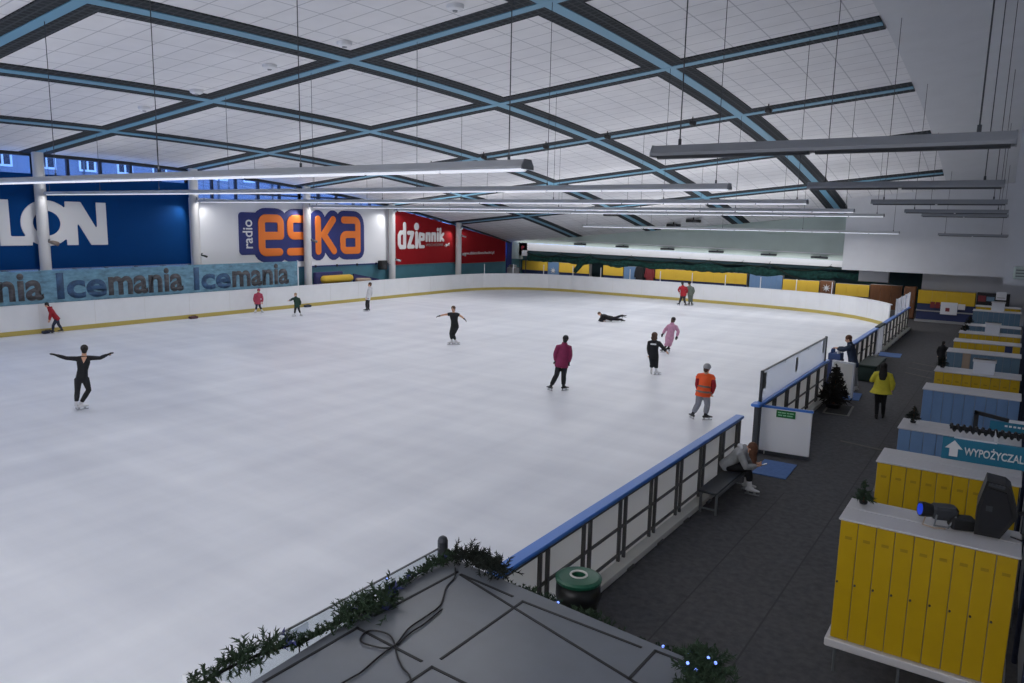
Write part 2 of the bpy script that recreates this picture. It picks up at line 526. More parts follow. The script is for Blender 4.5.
# floors
struct(MB().box((XL - .4, YN, -.3), (XR, 59, -.02)).build('floor', 'rubber'))
ice_poly = [(-35.35, -6.9), (-4.72, -6.9), (-4.72, 43), (-5.2, 45.2), (-6.0, 46.6), (-7.9, 48.8), (-10.2, 50.2), (-14.4, 50.9), (-19, 51.1),
            (-29, 51.1), (-31.8, 50.5), (-33.8, 49.0), (-35.0, 46.7), (-35.35, 44)]
struct(MB().prism(ice_poly, (0, 0, -.019), (1, 0, 0), (0, 1, 0), .024).build('floor_ice', 'ice'))

# near and side walls, never in view but closing the hall
struct(MB().box((XL - .4, YN - .3, 0), (XR, YN, 13)).build('wall_near', 'plaster'))
struct(MB().box((XR, YN, 0), (XR + .3, 59, 13)).build('wall_right', 'plaster'))

# far end: upper wall, light band, low lobby behind the rink
def wall_strip(name, m, pts_lo, pts_hi, y, th=.25):
    mb = MB(); n = len(pts_lo)
    lo = [(x, y, z) for x, z in pts_lo]; hi = [(x, y, z) for x, z in pts_hi]
    lo2 = [(x, y + th, z) for x, z in pts_lo]; hi2 = [(x, y + th, z) for x, z in pts_hi]
    fs = []
    for i in range(n - 1):
        a, b = i, i + 1
        fs += [(a, b, n + b, n + a), (2 * n + b, 2 * n + a, 3 * n + a, 3 * n + b), (a, 2 * n + a, 2 * n + b, b), (n + a, n + b, 3 * n + b, 3 * n + a)]
    fs += [(0, n, 3 * n, 2 * n), (n - 1, 3 * n - 1, 4 * n - 1, 2 * n - 1)]
    return mb.add(lo + hi + lo2 + hi2, fs).build(name, m)
XS = [-37, -30, -23, -16, -9.0]
top_band = lambda x: 3.66 - (x + 37) * 0.0150
bot_band = lambda x: 2.99 - (x + 37) * 0.0065
struct(wall_strip('wall_far', 'far_plaster', [(x, top_band(x)) for x in XS], [(x, zc(x, YF) + .05) for x in XS], 54.0))
struct(MB().box((-37, 54.42, 2.62), (XR, 58.6, 3.4)).build('ceiling_lobby', 'wall_dusk'))
struct(MB().box((-37.3, 58.5, 0), (XR, 58.8, 3.2)).build('wall_far_lobby', 'wall_dusk'))
struct(MB().box((-9.05, 50.0, 2.86), (XR, 50.3, 9.2)).build('wall_soffit', 'plaster'))
struct(MB().box((-9.05, 50.3, 2.86), (-8.85, 54.3, 7.6)).build('wall_soffit_end', 'plaster'))
struct(MB().box((-9.05, 50.3, 2.86), (XR, 54.4, 2.95)).build('ceiling_soffit', 'plaster'))
struct(MB().box((-4.75, 52.0, 0), (XR, 52.3, 2.9)).build('wall_counter', 'plaster'))
struct(MB().box((-.42, 36.0, 3.25), (XR, 36.4, 11.2)).build('wall_pier', 'plaster'))
# lower left wall
struct(MB().box((XL - .35, YN, 0), (XL - .05, 58.6, 2.28)).build('wall_left', 'wall_teal'))

struct(MB().box((XL - .35, 53.6, 2.28), (XL - .05, 58.6, 4.2)).build('wall_left_corner', 'wall_teal'))
struct(MB().box((XL - .05, 54.3, 2.2), (-35.9, 54.5, 4.2)).build('wall_far_corner', 'far_plaster'))
# glazing between the columns on the left wall
edges = [YN, 0.95, 8.5, 16.05, 23.55, 31.1, 38.65, 46.3, 53.6]
for i in range(len(edges) - 1):
    y0, y1 = edges[i], edges[i + 1]
    n = 12
    ys = [y0 + (y1 - y0) * k / n for k in range(n + 1)]
    poly = [(y0, 2.28), (y1, 2.28)] + [(y, zc(XL, y) + .1) for y in reversed(ys)]
    w = MB().prism(poly, (XL - .16, 0, 0), (0, 1, 0), (0, 0, 1), .012).build('window_%d' % (i + 1), 'glass_window')
    struct(w)
    fr = MB()
    k = max(1, round((y1 - y0) / 1.5))
    for j in range(k + 1):
        y = y0 + (y1 - y0) * j / k
        fr.box((XL - .24, y - .06, 2.28), (XL - .08, y + .06, zc(XL, y) + .08))
    for z in (4.2, 5.4, 6.62):
        # transoms stop where the falling ceiling meets them
        ye = y1
        while ye > y0 and zc(XL, ye) < z: ye -= .05
        if ye - y0 > .3: fr.box((XL - .22, y0, z - .05), (XL - .10, ye, z + .05))
    fb = fr.build('window_frame', 'mullion', w)
struct(MB().box((XL - .3, 53.55, 0), (XL + .05, 54.3, 3.75)).build('trim_1', 'ink_navy'))
# dark eaves trim where the ceiling meets the glazing
mb = MB()
for i in range(40):
    y0 = YN + (YF - YN) * i / 40; y1 = YN + (YF - YN) * (i + 1) / 40
    p = []
    for y in (y0, y1):
        for x, dz in ((XL - .3, -.14), (XL + .06, -.14), (XL + .06, .2), (XL - .3, .2)):
            p.append((x, y, zc(XL, y) + dz))
    mb.add(p, [(0, 1, 5, 4), (1, 2, 6, 5), (2, 3, 7, 6), (3, 0, 4, 7)])
struct(mb.build('trim_2', 'beam_dark'))

for y in ROWS[2:]:
    c = MB()
    t = zc(-36.6, y) + .05
    c.tube([(-36.6, y, 0), (-36.6, y, t)], .235, seg=24)
    struct(c.build('column', 'column_white', smooth=False))
    for p in bpy.data.objects[-1:]: pass

# light band over the far boards: a white cove lit by a row of linear lamps
band = wall_strip('light_band', 'board_white', [(x, bot_band(x)) for x in [-36.2, -30, -23, -16, -9.6]], [(x, top_band(x) - .02) for x in [-36.2, -30, -23, -16, -9.6]], 54.3, .1)
struct(band); band.name = 'trim_3'

# the building across the street
b = thing('building', 'bluish apartment building outside, seen through the high windows of the rink hall', 'building', (-50, 30, 0))
MB().box((-.0 - 6, -26, 0), (0, 30, 16)).build('facade', 'facade', b)
for i in range(15):
    y = 22.4 - 30 - 9.72 + i * 2.43
    fr = MB()
    for (z0, z1, a0, a1) in ((7.95, 8.07, -.52, .52), (9.45, 9.55, -.52, .52), (8.07, 9.45, -.52, -.42), (8.07, 9.45, .42, .52), (8.07, 9.45, -.05, .05)):
        fr.box((0, y + a0, z0), (.1, y + a1, z1))
    f = fr.build('window', 'ink_white', b)
    MB().box((.0, y - .42, 8.07), (.03, y + .42, 9.45)).build('pane', 'facade_pane', f)
for i in range(10):
    y = -20 + i * 4.86
    MB().tube([(.05, y, 0), (.05, y, 15.5)], .08, 8).build('downpipe', 'facade_dark', b)
# ================================================================== RINK BOARDS
BH = 1.25
path = [(-35.4, -6.5), (-35.4, 44)]
path += [(-35.25, 45.6), (-34.8, 47.2), (-33.9, 48.8), (-32.7, 50.0), (-31.0, 50.85), (-29, 51.15)]
path += [(-24, 51.2), (-19, 51.15), (-14.4, 50.95), (-12.2, 50.65), (-10.2, 50.15), (-8.9, 49.5), (-7.8, 48.7), (-6.8, 47.6), (-6.0, 46.4), (-5.6, 45.5)]
def inner(i, d):
    """path point moved d towards the ice"""
    p = V(path[i]).to_2d() if False else V((path[i][0], path[i][1], 0))
    a = V((*path[max(i - 1, 0)], 0)); b_ = V((*path[min(i + 1, len(path) - 1)], 0))
    t = (b_ - a).normalized()
    return p + V((t.y, -t.x, 0)) * d
def ribbon(d0, d1, z0, z1):
    mb = MB(); n = len(path); P = []
    for i in range(n):
        a = inner(i, d0); b_ = inner(i, d1)
        P += [(a.x, a.y, z0), (b_.x, b_.y, z0), (b_.x, b_.y, z1), (a.x, a.y, z1)]
    fs = []
    for i in range(n - 1):
        q = i * 4; w = q + 4
        fs += [(q, q + 1, w + 1, w), (q + 1, q + 2, w + 2, w + 1), (q + 2, q + 3, w + 3, w + 2), (q + 3, q, w, w + 3)]
    fs += [(3, 2, 1, 0), (n * 4 - 4, n * 4 - 3, n * 4 - 2, n * 4 - 1)]
    return mb.add(P, fs)
bd = thing('rink_board', 'long white curved rink board with yellow kick strip around the ice', 'rink board', (0, 0, 0))
ribbon(-.06, 0, .2, BH).build('board_panel', 'board_white', bd)
ribbon(-.06, .02, .0, .2).build('kick_strip', 'kick_yellow', bd)
ribbon(-.14, .03, BH, BH + .05).build('cap_rail', 'board_white', bd)
# thin joints between the board panels
jm = MB()
def along(step, start=0.0):
    out = []; acc = -start
    for i in range(len(path) - 1):
        a = V((*path[i], 0)); b_ = V((*path[i + 1], 0)); L = (b_ - a).length; t = (b_ - a) / L
        s = 0.0
        while acc + (L - s) >= step:
            s += step - acc; acc = 0.0
            out.append((a + t * s, t))
        acc += L - s
    return out
for p, t in along(2.4):
    n = V((t.y, -t.x, 0))
    jm.bar(p + n * .003 + V((0, 0, .22)), p + n * .003 + V((0, 0, BH)), .008, .006, up=n)
jm.build('panel_joint', 'panel_white', bd)

# thin uprights that carry the clear screens over the far boards
for p, t in along(2.45):
    if p.y > 46 and p.x < -8:
        n = V((t.y, -t.x, 0)); q = p - n * .09
        MB().bar(q + V((0, 0, BH)), q + V((0, 0, 2.05)), .05, .05).build('screen_post', 'white_paint', bd)
for i, (y, lab) in enumerate(((15.3, 'small dark box on the ice at the board foot beside the red jacket child'),
                              (22.35, 'small brownish box on the ice at the board foot beyond the bent child'),
                              (29.9, 'small dark box on the ice at the board foot behind the green jacket child'))):
    m = MB(); m.cbox((-.15, -.22, 0), (.1, .22, .12), .03)
    o = thing('ice_box', lab, 'box', (-35.16, y, .006), group='small boxes along the banner wall boards')
    m.build('casing', 'cloth_navy' if i != 1 else 'box_brown', o)
    MB().tube([(0, -.12, .12), (0, -.1, .16), (0, .1, .16), (0, .12, .12)], .012, 6).build('handle', 'black', o)

# ------------------------------------------------------------------ right-hand barrier in sections
def barrier(y0, y1, label, group='barrier sections along the walkway', X=-4.64, cap=True, n=None):
    t = thing('rink_barrier', label, 'barrier', (X, y0, 0), group=group)
    L = y1 - y0
    MB().box((-.05, 0, .1), (-.03, L, 1.16)).build('panel', 'panel_hdpe', t)
    MB().box((-.06, 0, 0), (.16, L, .1)).build('base_plinth', 'panel_white', t)
    k = n or max(1, round(L / 1.15))
    for j in range(k + 1):
        y = min(max(L * j / k, .12), L - .12)
        for s in (-.095, .095):
            MB().box((-.03, y + s - .02, .02), (.02, y + s + .02, 1.16)).build('post', 'barrier_steel', t)
        MB().box((-.03, y - .11, .0), (.2, y + .11, .03)).build('foot_plate', 'barrier_steel', t)
    for z in (.2, .64, 1.1):
        MB().box((-.03, 0, z - .016), (.005, L, z + .016)).build('rail', 'barrier_steel', t)
    if cap:
        MB().cbox((-.12, -.03, 1.16), (.07, L + .03, 1.225), .02).build('cap_rail', 'cap_blue', t)
    return t
barrier(2.6, 5.7, 'barrier section under the clear screen behind the booth roof', n=3)
barrier(6.55, 15.85, 'barrier section with blue top rail running from the booth to the bench')
barrier(17.38, 24.7, 'barrier section with milky clear screen on its blue rail')
barrier(28.9, 34.5, 'barrier section behind the dark green box by the blue mat')
barrier(36.3, 45.6, 'barrier section at the far corner of the rink')

# clear screen by the booth
t = thing('glass_screen', 'clear low glass screen with dark end post beside the booth roof', 'glass screen', (-4.66, 2.8, 0))
MB().box((-.006, 0, 1.225), (.006, 2.84, 1.9)).build('pane', 'glass_clear', t)
MB().box((-.008, 0, 1.892), (.008, 2.84, 1.905)).build('top_trim', 'steel_grey', t)
MB().tube([(0, 2.88, 0), (0, 2.88, 1.82), (0, 2.88, 1.96)], .055, 14, round_cap=True).build('post', 'steel_dark', t)
MB().box((-.03, -.04, 0), (.03, 0, 1.97)).build('post', 'white_paint', t)
MB().bar((0, -.02, 1.96), (.45, .12, 1.96), .03, .03).build('brace', 'white_paint', t)
fr = MB()
fr.bar((.03, 2.25, 1.72), (.03, 2.85, 1.72), .03, .04); fr.bar((.03, 2.25, 1.3), (.03, 2.25, 1.73), .03, .04)
fr.build('inner_frame', 'steel_dark', t)
cl = MB(); cl.box((.008, .86, 1.72), (.016, 1.08, 1.88)); cl.build('clip_plate', 'glass_milky', t)
MB().tube([(.02, .97, 1.81), (.03, .97, 1.6), (.02, .98, 1.25)], .006, 6).build('clip_wire', 'wire', t)

# milky screen on the section by the open door
t = thing('glass_screen', 'long milky clear screen on blue rail with dark patches, behind the white door panel', 'glass screen', (-4.66, 17.35, 1.225))
MB().box((-.008, 0, 0), (.008, 7.0, .74)).build('pane', 'glass_milky', t)
MB().box((-.02, -.0, .73), (.02, 7.0, .76)).build('top_trim', 'steel_grey', t)
for y, z0, z1 in ((0.02, .0, .76), (6.96, .0, .78)):
    MB().box((-.03, y - .04, z0), (.03, y + .04, z1)).build('post', 'steel_dark', t)
for y, z0, z1, w in ((.22, .3, .68, .28), (3.3, .25, .62, .24), (6.6, .3, .7, .22), (2.1, .66, .73, .1), (4.6, .66, .73, .1)):
    MB().box((.009, y - w / 2, z0), (.014, y + w / 2, z1)).build('patch', 'steel_grey', t)
# far corner screen
t = thing('glass_screen', 'clear screen on the barrier at the far corner by the brown cabinet', 'glass screen', (-4.66, 40.2, 1.225))
MB().box((-.008, 0, 0), (.008, 5.3, .8)).build('pane', 'glass_milky', t)
for y in (0.0, 1.75, 3.5, 5.26):
    MB().box((-.03, y - .03, 0), (.03, y + .03, .82)).build('post', 'white_paint', t)

# open white door panel with the green sign
t = thing('gate', 'white gate panel standing open across the walkway with a green sign', 'gate', (-4.62, 17.4, 0), R(6))
MB().cbox((0, -.03, .08), (1.12, .03, 1.12), .015).build('panel', 'gate_white', t)
MB().box((-.02, -.035, 1.12), (1.14, .035, 1.17)).build('cap_rail', 'cap_blue', t)
MB().box((0, -.033, .0), (1.12, .033, .08)).build('kick_strip', 'steel_dark', t)
s = MB().box((.34, -.042, .93), (.76, -.032, 1.1)).build('sign', 'sign_green', t)
tx = MB()
for z, segs in ((1.045, ((.37, .45), (.46, .55), (.57, .62), (.63, .72))), (.985, ((.38, .47), (.49, .56), (.58, .70)))):
    for a, c in segs: tx.box((a, -.045, z - .014), (c, -.042, z + .014))
tx.build('sign_marks', 'sign_mint', s)
for y0 in (15.92, 17.3):
    pass
g = thing('gate_post', 'blue topped pair of gate posts at the white gate panel', 'post', (-4.64, 17.15, 0))
for s in (-.1, .1): MB().box((-.05, s - .03, 0), (.05, s + .03, 1.18)).build('post', 'steel_dark', g)
MB().cbox((-.13, -.16, 1.18), (.09, .17, 1.25), .02).build('cap', 'cap_blue', g)

# gate further on, and its frames
t = thing('gate', 'small white gate open across the walkway by the person in the blue jacket', 'gate', (-4.6, 25.35, 0), R(-16))
MB().cbox((0, -.03, .06), (.72, .03, 1.08), .015).build('panel', 'panel_hdpe', t)
fr = MB()
for a in (.0, .68): fr.box((a, -.045, 0), (a + .05, .045, 1.12))
fr.box((0, -.045, 1.08), (.73, .045, 1.13)); fr.build('frame', 'white_paint', t)
t = thing('gateway', 'pair of white gate posts by the blue mat before the far corner', 'gate', (-4.64, 34.6, 0))
for y in (.0, .45, 1.1, 1.6):
    MB().box((-.04, y - .04, 0), (.04, y + .04, 1.2)).build('post', 'white_paint', t)
MB().box((-.09, -.05, 1.2), (.09, 1.66, 1.26)).build('top_rail', 'green_dark', t)
t = thing('bottle_crate', 'blue crate of bottles on the ledge in front of the blue jacket person', 'crate', (-4.75, 26.6, -.02))
MB().cbox((-.22, -.3, .0), (.22, .3, .98), .02).build('ledge', 'lock_navy', t)
MB().cbox((-.2, -.26, .98), (.2, .26, 1.2), .02).build('crate', 'crate_blue', t)
for i in range(4):
    m = MB(); m.tube([(-.1 + .2 * (i % 2), -.14 + .26 * (i // 2), 1.2), (-.1 + .2 * (i % 2), -.14 + .26 * (i // 2), 1.3), (-.1 + .2 * (i % 2), -.14 + .26 * (i // 2), 1.36)], [.045, .045, .02], 10)
    m.build('bottle', 'skate_white' if i % 2 else 'crate_blue', t)
t = thing('storage_box', 'low dark green box against the barrier beside the person in blue jacket', 'box', (-4.02, 29.5, 0))
MB().cbox((-.3, -1.1, 0), (.3, 1.1, .5), .03).build('body', 'green_dark', t)
MB().cbox((-.33, -1.13, .5), (.33, 1.13, .58), .03).build('lid', 'green_dark', t)
MB().box((.3, -.1, .4), (.33, .1, .46)).build('latch', 'steel_grey', t)

# mats
def floor_mat(x, y, w, l, rz, m, label, edge=None):
    t = thing('floor_mat', label, 'mat', (x, y, -.02), rz)
    if edge:
        MB().cbox((-w / 2, -l / 2, 0), (w / 2, l / 2, .016), .006).build('border', edge, t)
        MB().cbox((-w / 2 + .06, -l / 2 + .06, .014), (w / 2 - .06, l / 2 - .06, .024), .004).build('pile', m, t)
    else:
        MB().cbox((-w / 2, -l / 2, 0), (w / 2, l / 2, .02), .006).build('pile', m, t)
floor_mat(-3.98, 16.42, .72, 1.15, R(2), 'mat_blue', 'blue mat on the floor in front of the white gate panel')
floor_mat(-4.02, 25.5, .62, 1.15, R(4), 'mat_blue', 'blue mat at the feet of the person in blue jacket')
floor_mat(-4.15, 35.4, .85, 1.15, R(3), 'mat_blue', 'pale blue mat lying by the far white gate posts')
floor_mat(-3.95, 23.3, .72, 1.4, R(4), 'mat_grey', 'dark doormat with pale border beside the dark bushy fir', 'mat_edge')
floor_mat(-1.75, 16.9, .5, 1.3, R(3), 'mat_grey', 'dark doormat with pale border beside the tall blue lockers', 'mat_edge')
mk = MB()
mk.bar((-3.25, 19.79, -.018), (-2.1, 19.55, -.018), .12, .004)
for (a, b_) in (((-3.15, 33.98), (-2.3, 33.5)), ((-3.15, 32.6), (-2.2, 32.1)), ((-3.1, 31.32), (-2.15, 30.68))):
    mk.bar((*a, -.018), (*b_, -.018), .13, .004)
struct(mk.build('floor_marking', 'floor_tape'))
sm = MB()
sm.bar((-2.35, 6, -.0185), (-2.35, 49, -.0185), .025, .003); sm.bar((-3.42, 6, -.0185), (-3.42, 15, -.0185), .02, .003)
struct(sm.build('floor_seam', 'seam_grey'))

# bench
t = thing('bench', 'low dark bench against the barrier with a person sitting at its far end', 'bench', (-4.29, 13.85, -.02))
MB().cbox((-.18, -.95, .41), (.18, .95, .46), .012).build('seat', 'steel_dark', t)
MB().box((.165, -.95, .37), (.195, .95, .43)).build('front_rail', 'steel_grey', t)
for y in (-.86, .86):
    for x in (-.15, .15):
        MB().box((x - .02, y - .02, 0), (x + .02, y + .02, .41)).build('leg', 'steel_grey', t)
    MB().box((-.15, y - .015, .08), (.15, y + .015, .11)).build('stretcher', 'steel_grey', t)

# rubbish bin
t = thing('rubbish_bin', 'round black rubbish bin with green lid and round hole beside the barrier', 'bin', (-4.08, 7.62, -.02))
MB().tube([(0, 0, 0), (0, 0, .05), (0, 0, .8), (0, 0, .86)], [.2, .22, .25, .26], 28).build('body', 'green_dark', t, smooth=True)
MB().tube([(0, 0, .62), (0, 0, .74), (0, 0, .9)], [.25, .28, .275], 28).build('bin_bag', 'bag_black', t, smooth=True)
lid = MB()
N = 32; P = []
for rr, z in ((.285, .93), (.29, .965), (.25, .985), (.095, 1.0), (.085, .93)):
    P += [(rr * math.cos(2 * PI * k / N), rr * math.sin(2 * PI * k / N), z) for k in range(N)]
fs = []
for i in range(4):
    for k in range(N):
        j = (k + 1) % N
        fs.append((i * N + k, i * N + j, (i + 1) * N + j, (i + 1) * N + k))
lid.add(P, fs)
lo = lid.build('lid', 'green_lid', t)
rg = MB(); rg.tube([(.1 * math.cos(2 * PI * k / 24), .1 * math.sin(2 * PI * k / 24), 1.0) for k in range(25)], .014, 8, cap=False)
rg.build('hole_ring', 'panel_white', lo)
MB().tube([(0, 0, .925), (0, 0, .93)], .088, 20).build('hole_floor', 'black', lo)

# ================================================================== BANNERS AND WALL GRAPHICS
def banner(name, label, y0, y1, z0, z1, m, z1b=None, x=-36.98):
    z1b = z1 if z1b is None else z1b
    t = thing(name, label, 'banner', (x, y0, 0))
    MB().prism([(0, z0), (y1 - y0, z0), (y1 - y0, z1b), (0, z1)], (0, 0, 0), (0, 1, 0), (0, 0, 1), .03).build('sheet', m, t)
    hem = MB(); hem.bar((.03, 0, z0), (.03, y1 - y0, z0), .035, .04)
    hem.build('hem', 'steel_grey', t)
    return t
t = banner('banner', 'huge blue banner with white capital letters ending in LON on the wall', 7.5, 23.5, 2.72, 7.0, 'banner_blue')
zb, zt = 3.80, 5.82
X0 = -36.98; o = t.location
L = MB()
def flat(poly, th=.07):
    L.prism([(a - o.y, b_) for a, b_ in poly], (X0 - o.x, 0, 0), (0, 1, 0), (0, 0, 1), th)
def rect(a0, a1, b0, b1): flat([(a0, b0), (a1, b0), (a1, b1), (a0, b1)])
def arc_band(cy, cz, ro_y, ro_z, ri_y, ri_z, a0, a1, n=48):
    P = []; F = []
    for i in range(n + 1):
        a = a0 + (a1 - a0) * i / n
        P += [(cy + ro_y * math.cos(a), cz + ro_z * math.sin(a)), (cy + ri_y * math.cos(a), cz + ri_z * math.sin(a))]
    for i in range(n):
        q = [P[2 * i], P[2 * i + 2], P[2 * i + 3], P[2 * i + 1]]
        flat(list(reversed(q)) if False else [q[3], q[0], q[1], q[2]])
# H T part just outside, then L, O, N
rect(12.35, 12.8, zb, zt); rect(13.5, 13.95, zb, zt); rect(12.8, 13.5, 4.6, 5.02)
rect(14.42, 14.86, zb, zt); rect(14.86, 15.72, zb, 4.22)
arc_band(16.38, 4.81, 1.10, 1.04, .58, .56, 0, 2 * PI)
rect(17.2, 17.72, zb, zt); rect(18.62, 19.1, zb, zt)
flat([(18.30, zb), (19.02, zb), (17.92, zt), (17.2, zt)])
obj_from_mesh('lettering', remesh(L, .03, 0), 'ink_white', t)

t = banner('banner', 'white radio banner with rounded orange letters eska on navy outline', 23.52, 38.76, 2.3, 6.25, 'banner_white')
o = t.location
def stroke(mb, pts, w, x, th=.06, closed=False):
    """flat rounded stroke of half-width w through pts=(y,z)"""
    n = 14
    ring = [(math.cos(2 * PI * k / n), math.sin(2 * PI * k / n)) for k in range(n)]
    for p in pts:
        mb.prism([(p[0] - o.y + w * c, p[1] + w * s) for c, s in ring], (x - o.x, 0, 0), (0, 1, 0), (0, 0, 1), th)
    for i in range(len(pts) - (0 if closed else 1)):
        a = V((*pts[i], 0)); b_ = V((*pts[(i + 1) % len(pts)], 0)); d = (b_ - a)
        if d.length < 1e-6: continue
        d.normalize(); nn = V((-d.y, d.x, 0)) * w
        q = [a - nn, b_ - nn, b_ + nn, a + nn]
        mb.prism([(v.x - o.y, v.y) for v in q], (x - o.x, 0, 0), (0, 1, 0), (0, 0, 1), th)
def corner(c, r, a0, a1, n=6):
    return [(c[0] + r * math.cos(a0 + (a1 - a0) * i / n), c[1] + r * math.sin(a0 + (a1 - a0) * i / n)) for i in range(n + 1)]
def glyphs():
    out = []
    # e : 27.85 .. 29.55
    y0, y1, z0, z1 = 28.05, 29.42, 3.25, 5.25; r = .3
    out.append([(y0 + .02, 4.22), (y1, 4.22)] + corner((y1 - r, z1 - r), r, 0, PI / 2) + corner((y0 + r, z1 - r), r, PI / 2, PI) + corner((y0 + r, z0 + r), r, PI, 1.5 * PI) + [(y1 - .1, z0)])
    y0, y1 = 30.12, 31.42; r = .3
    out.append([(y1 - .05, z1)] + corner((y0 + r, z1 - r), r, PI / 2, PI) + corner((y0 + r, 4.22 + r), r, PI, 1.5 * PI) + corner((y1 - r, 4.22 - r), r, PI / 2, 0) + corner((y1 - r, z0 + r), r, 0, -PI / 2) + [(y0 - .05, z0)])
    y0, y1 = 32.32, 33.6
    out.append([(y0, z1), (y0, z0)]); out.append([(y1 - .02, z1), (y0 + .45, 4.3), (y1 + .03, z0)])
    y0, y1 = 34.4, 35.75; r = .3
    out.append([(y0 + .1, z1)] + corner((y1 - r, z1 - r), r, PI / 2, 0) + [(y1, z0)] + corner((y0 + r, z0 + r), r, 1.5 * PI, PI) + corner((y0 + r, 4.3 - r), r, PI, PI / 2) + [(y1, 4.3)])
    return out
nb = MB(); ob = MB()
for g_ in glyphs():
    stroke(nb, g_, .60, -36.97, .07)
    stroke(ob, g_, .235, -36.96, .10)
stroke(nb, [(33.95, 4.1), (34.05, 4.6)], .45, -36.97, .07)
bg = MB()
rr = corner((26.75, 3.35), .22, PI, 1.5 * PI) + corner((27.75, 3.35), .22, -PI / 2, 0) + corner((27.75, 5.35), .22, 0, PI / 2) + corner((26.75, 5.35), .22, PI / 2, PI)
nb.prism([(a - o.y, b_) for a, b_ in rr], (-36.97 - o.x, 0, 0), (0, 1, 0), (0, 0, 1), .07)
obj_from_mesh('letter_outline', remesh(nb, .025, 0), 'ink_navy', t); obj_from_mesh('lettering', remesh(ob, .022, 0), 'ink_orange', t)
text('small_lettering', 'radio', (-36.895, 0, 0), (V((0, 0, 1)), V((0, -1, 0))), (3.5, 5.15, -27.42, -26.75), 'ink_white', t, .008, .012, off=o)
MB().bar((.05, 7.7, 2.3), (.05, 14.6, 2.3), .07, .07).build('hem_pole', 'ink_navy', t)
for k in range(4): MB().cbox((.0, 8.5 + k * 1.8, 2.23), (.12, 8.62 + k * 1.8, 2.37), .02).build('pole_clamp', 'black', t)

t = banner('banner', 'red banner with white lower case dziennik lettering on the wall', 38.78, 46.28, 2.12, 6.18, 'banner_red', 5.0)
o = t.location
L = MB()
zb, zt = 3.42, 4.62
W_ = .0
def strk(pts, w): stroke(L, pts, w, -36.97)
sw = .15
# d z i e n n i k drawn as upright condensed strokes
strk([(40.42, 5.05), (40.42, 3.4)], sw); strk([(40.42, 4.45), (40.0, 4.45), (39.86, 4.25), (39.86, 3.6), (40.0, 3.4), (40.42, 3.4)], sw)
strk([(40.85, 4.42), (41.3, 4.42), (40.85, 3.42), (41.35, 3.42)], sw)
strk([(41.72, 4.4), (41.72, 3.4)], sw)
strk([(42.1, 3.95), (42.5, 3.95), (42.5, 4.3), (42.1, 4.35), (42.02, 3.8), (42.1, 3.4), (42.5, 3.4)], .12)
for y in (42.85, 43.5): strk([(y, 3.85), (y, 4.36), (y + .33, 4.36), (y + .33, 3.85)], .11)
strk([(44.15, 4.38), (44.15, 3.85)], .11); strk([(44.15, 4.66), (44.15, 4.7)], .12)
strk([(44.45, 4.72), (44.45, 3.85)], .11); strk([(44.8, 4.36), (44.5, 4.1), (44.82, 3.85)], .10)
L.ball((.035, 41.72 - o.y, 4.88), (.02, .32, .32), 20, 10)
obj_from_mesh('lettering', remesh(L, .022, 0), 'ink_white', t)
text('small_lettering', 'WSCHODNI', (-36.94, 0, 0), AX_LEFTWALL, (42.75, 44.75, 3.42, 3.62), 'ink_grey', t, .008, .01, off=o)
text('small_lettering', '.pl', (-36.94, 0, 0), AX_LEFTWALL, (44.95, 45.55, 3.34, 3.66), 'ink_white', t, .008, .03, off=o)
t = banner('banner', 'red banner with a small web address under the falling roof edge', 46.3, 53.3, 1.98, 4.98, 'banner_red', 3.75)
o = t.location
text('lettering', 'www.dziennikwschodni.pl', (-36.94, 0, 0), AX_LEFTWALL, (47.2, 51.6, 2.62, 2.92), 'ink_white', t, .008, .01, off=o)

# ice coloured strip on the boards
t = thing('banner', 'long aqua strip of ice pattern with repeated icemania lettering standing on the boards', 'banner', (-35.62, 2.0, 0))
MB().box((-.02, 0, 1.3), (.0, 27.55, 2.76)).build('sheet', 'strip_ice', t)
MB().box((-.03, 27.55, 1.25), (.02, 27.62, 2.8)).build('end_post', 'white_paint', t)
for y in (3.5, 10.2, 16.75, 23.2):
    pass
for s0 in (2.6, 9.3, 16.0, 22.75):
    wd = 6.15
    text('lettering', 'Ice', (-35.615, 0, 0), AX_LEFTWALL, (s0, s0 + wd * .36, 1.42, 2.62), 'ink_ice', t, .006, .03, off=t.location)
    text('lettering', 'mania', (-35.615, 0, 0), AX_LEFTWALL, (s0 + wd * .375, s0 + wd, 1.44, 2.66), 'ink_mania', t, .006, .03, off=t.location)

# fittings on the columns
def spot_fix(y, z, label):
    t = thing('floodlight', label, 'lamp', (-36.33, y, z))
    MB().cbox((-.12, -.1, -.06), (.1, .1, .08), .02).build('housing', 'fixture_white', t)
    MB().box((-.09, -.07, -.075), (.08, .07, -.06)).build('lens', 'tube_lit', t)
    MB().box((-.12, -.03, .02), (-.02, .03, .22)).build('bracket', 'steel_grey', t)
spot_fix(23.6, 6.05, 'small white floodlight at the top of the column beside the blue banner')
spot_fix(31.2, 6.0, 'small white floodlight at the top of the column in front of the orange letters')
spot_fix(38.75, 5.95, 'small white floodlight at the top of the column between white and red banners')
spot_fix(46.3, 4.8, 'small white floodlight at the top of the column between both red banners')
def camera_fix(y, z, label, m='silver', s=1.0):
    s *= .72
    t = thing('wall_camera', label, 'camera', (-36.36, y, z))
    MB().tube([(0, 0, 0), (.18 * s, .1, -.02), (.42 * s, .2, -.08)], [.06 * s, .10 * s, .11 * s], 12).build('body', m, t, smooth=True)
    MB().tube([(-.02, 0, .0), (.06, 0, .12)], .04, 8).build('bracket', 'steel_grey', t)
camera_fix(16.15, 3.98, 'brass coloured round fitting on the column in front of the blue letters', 'hivis_band', 1.3)
camera_fix(31.3, 3.95, 'grey fitting on the column in front of the orange letters', 'steel_grey')
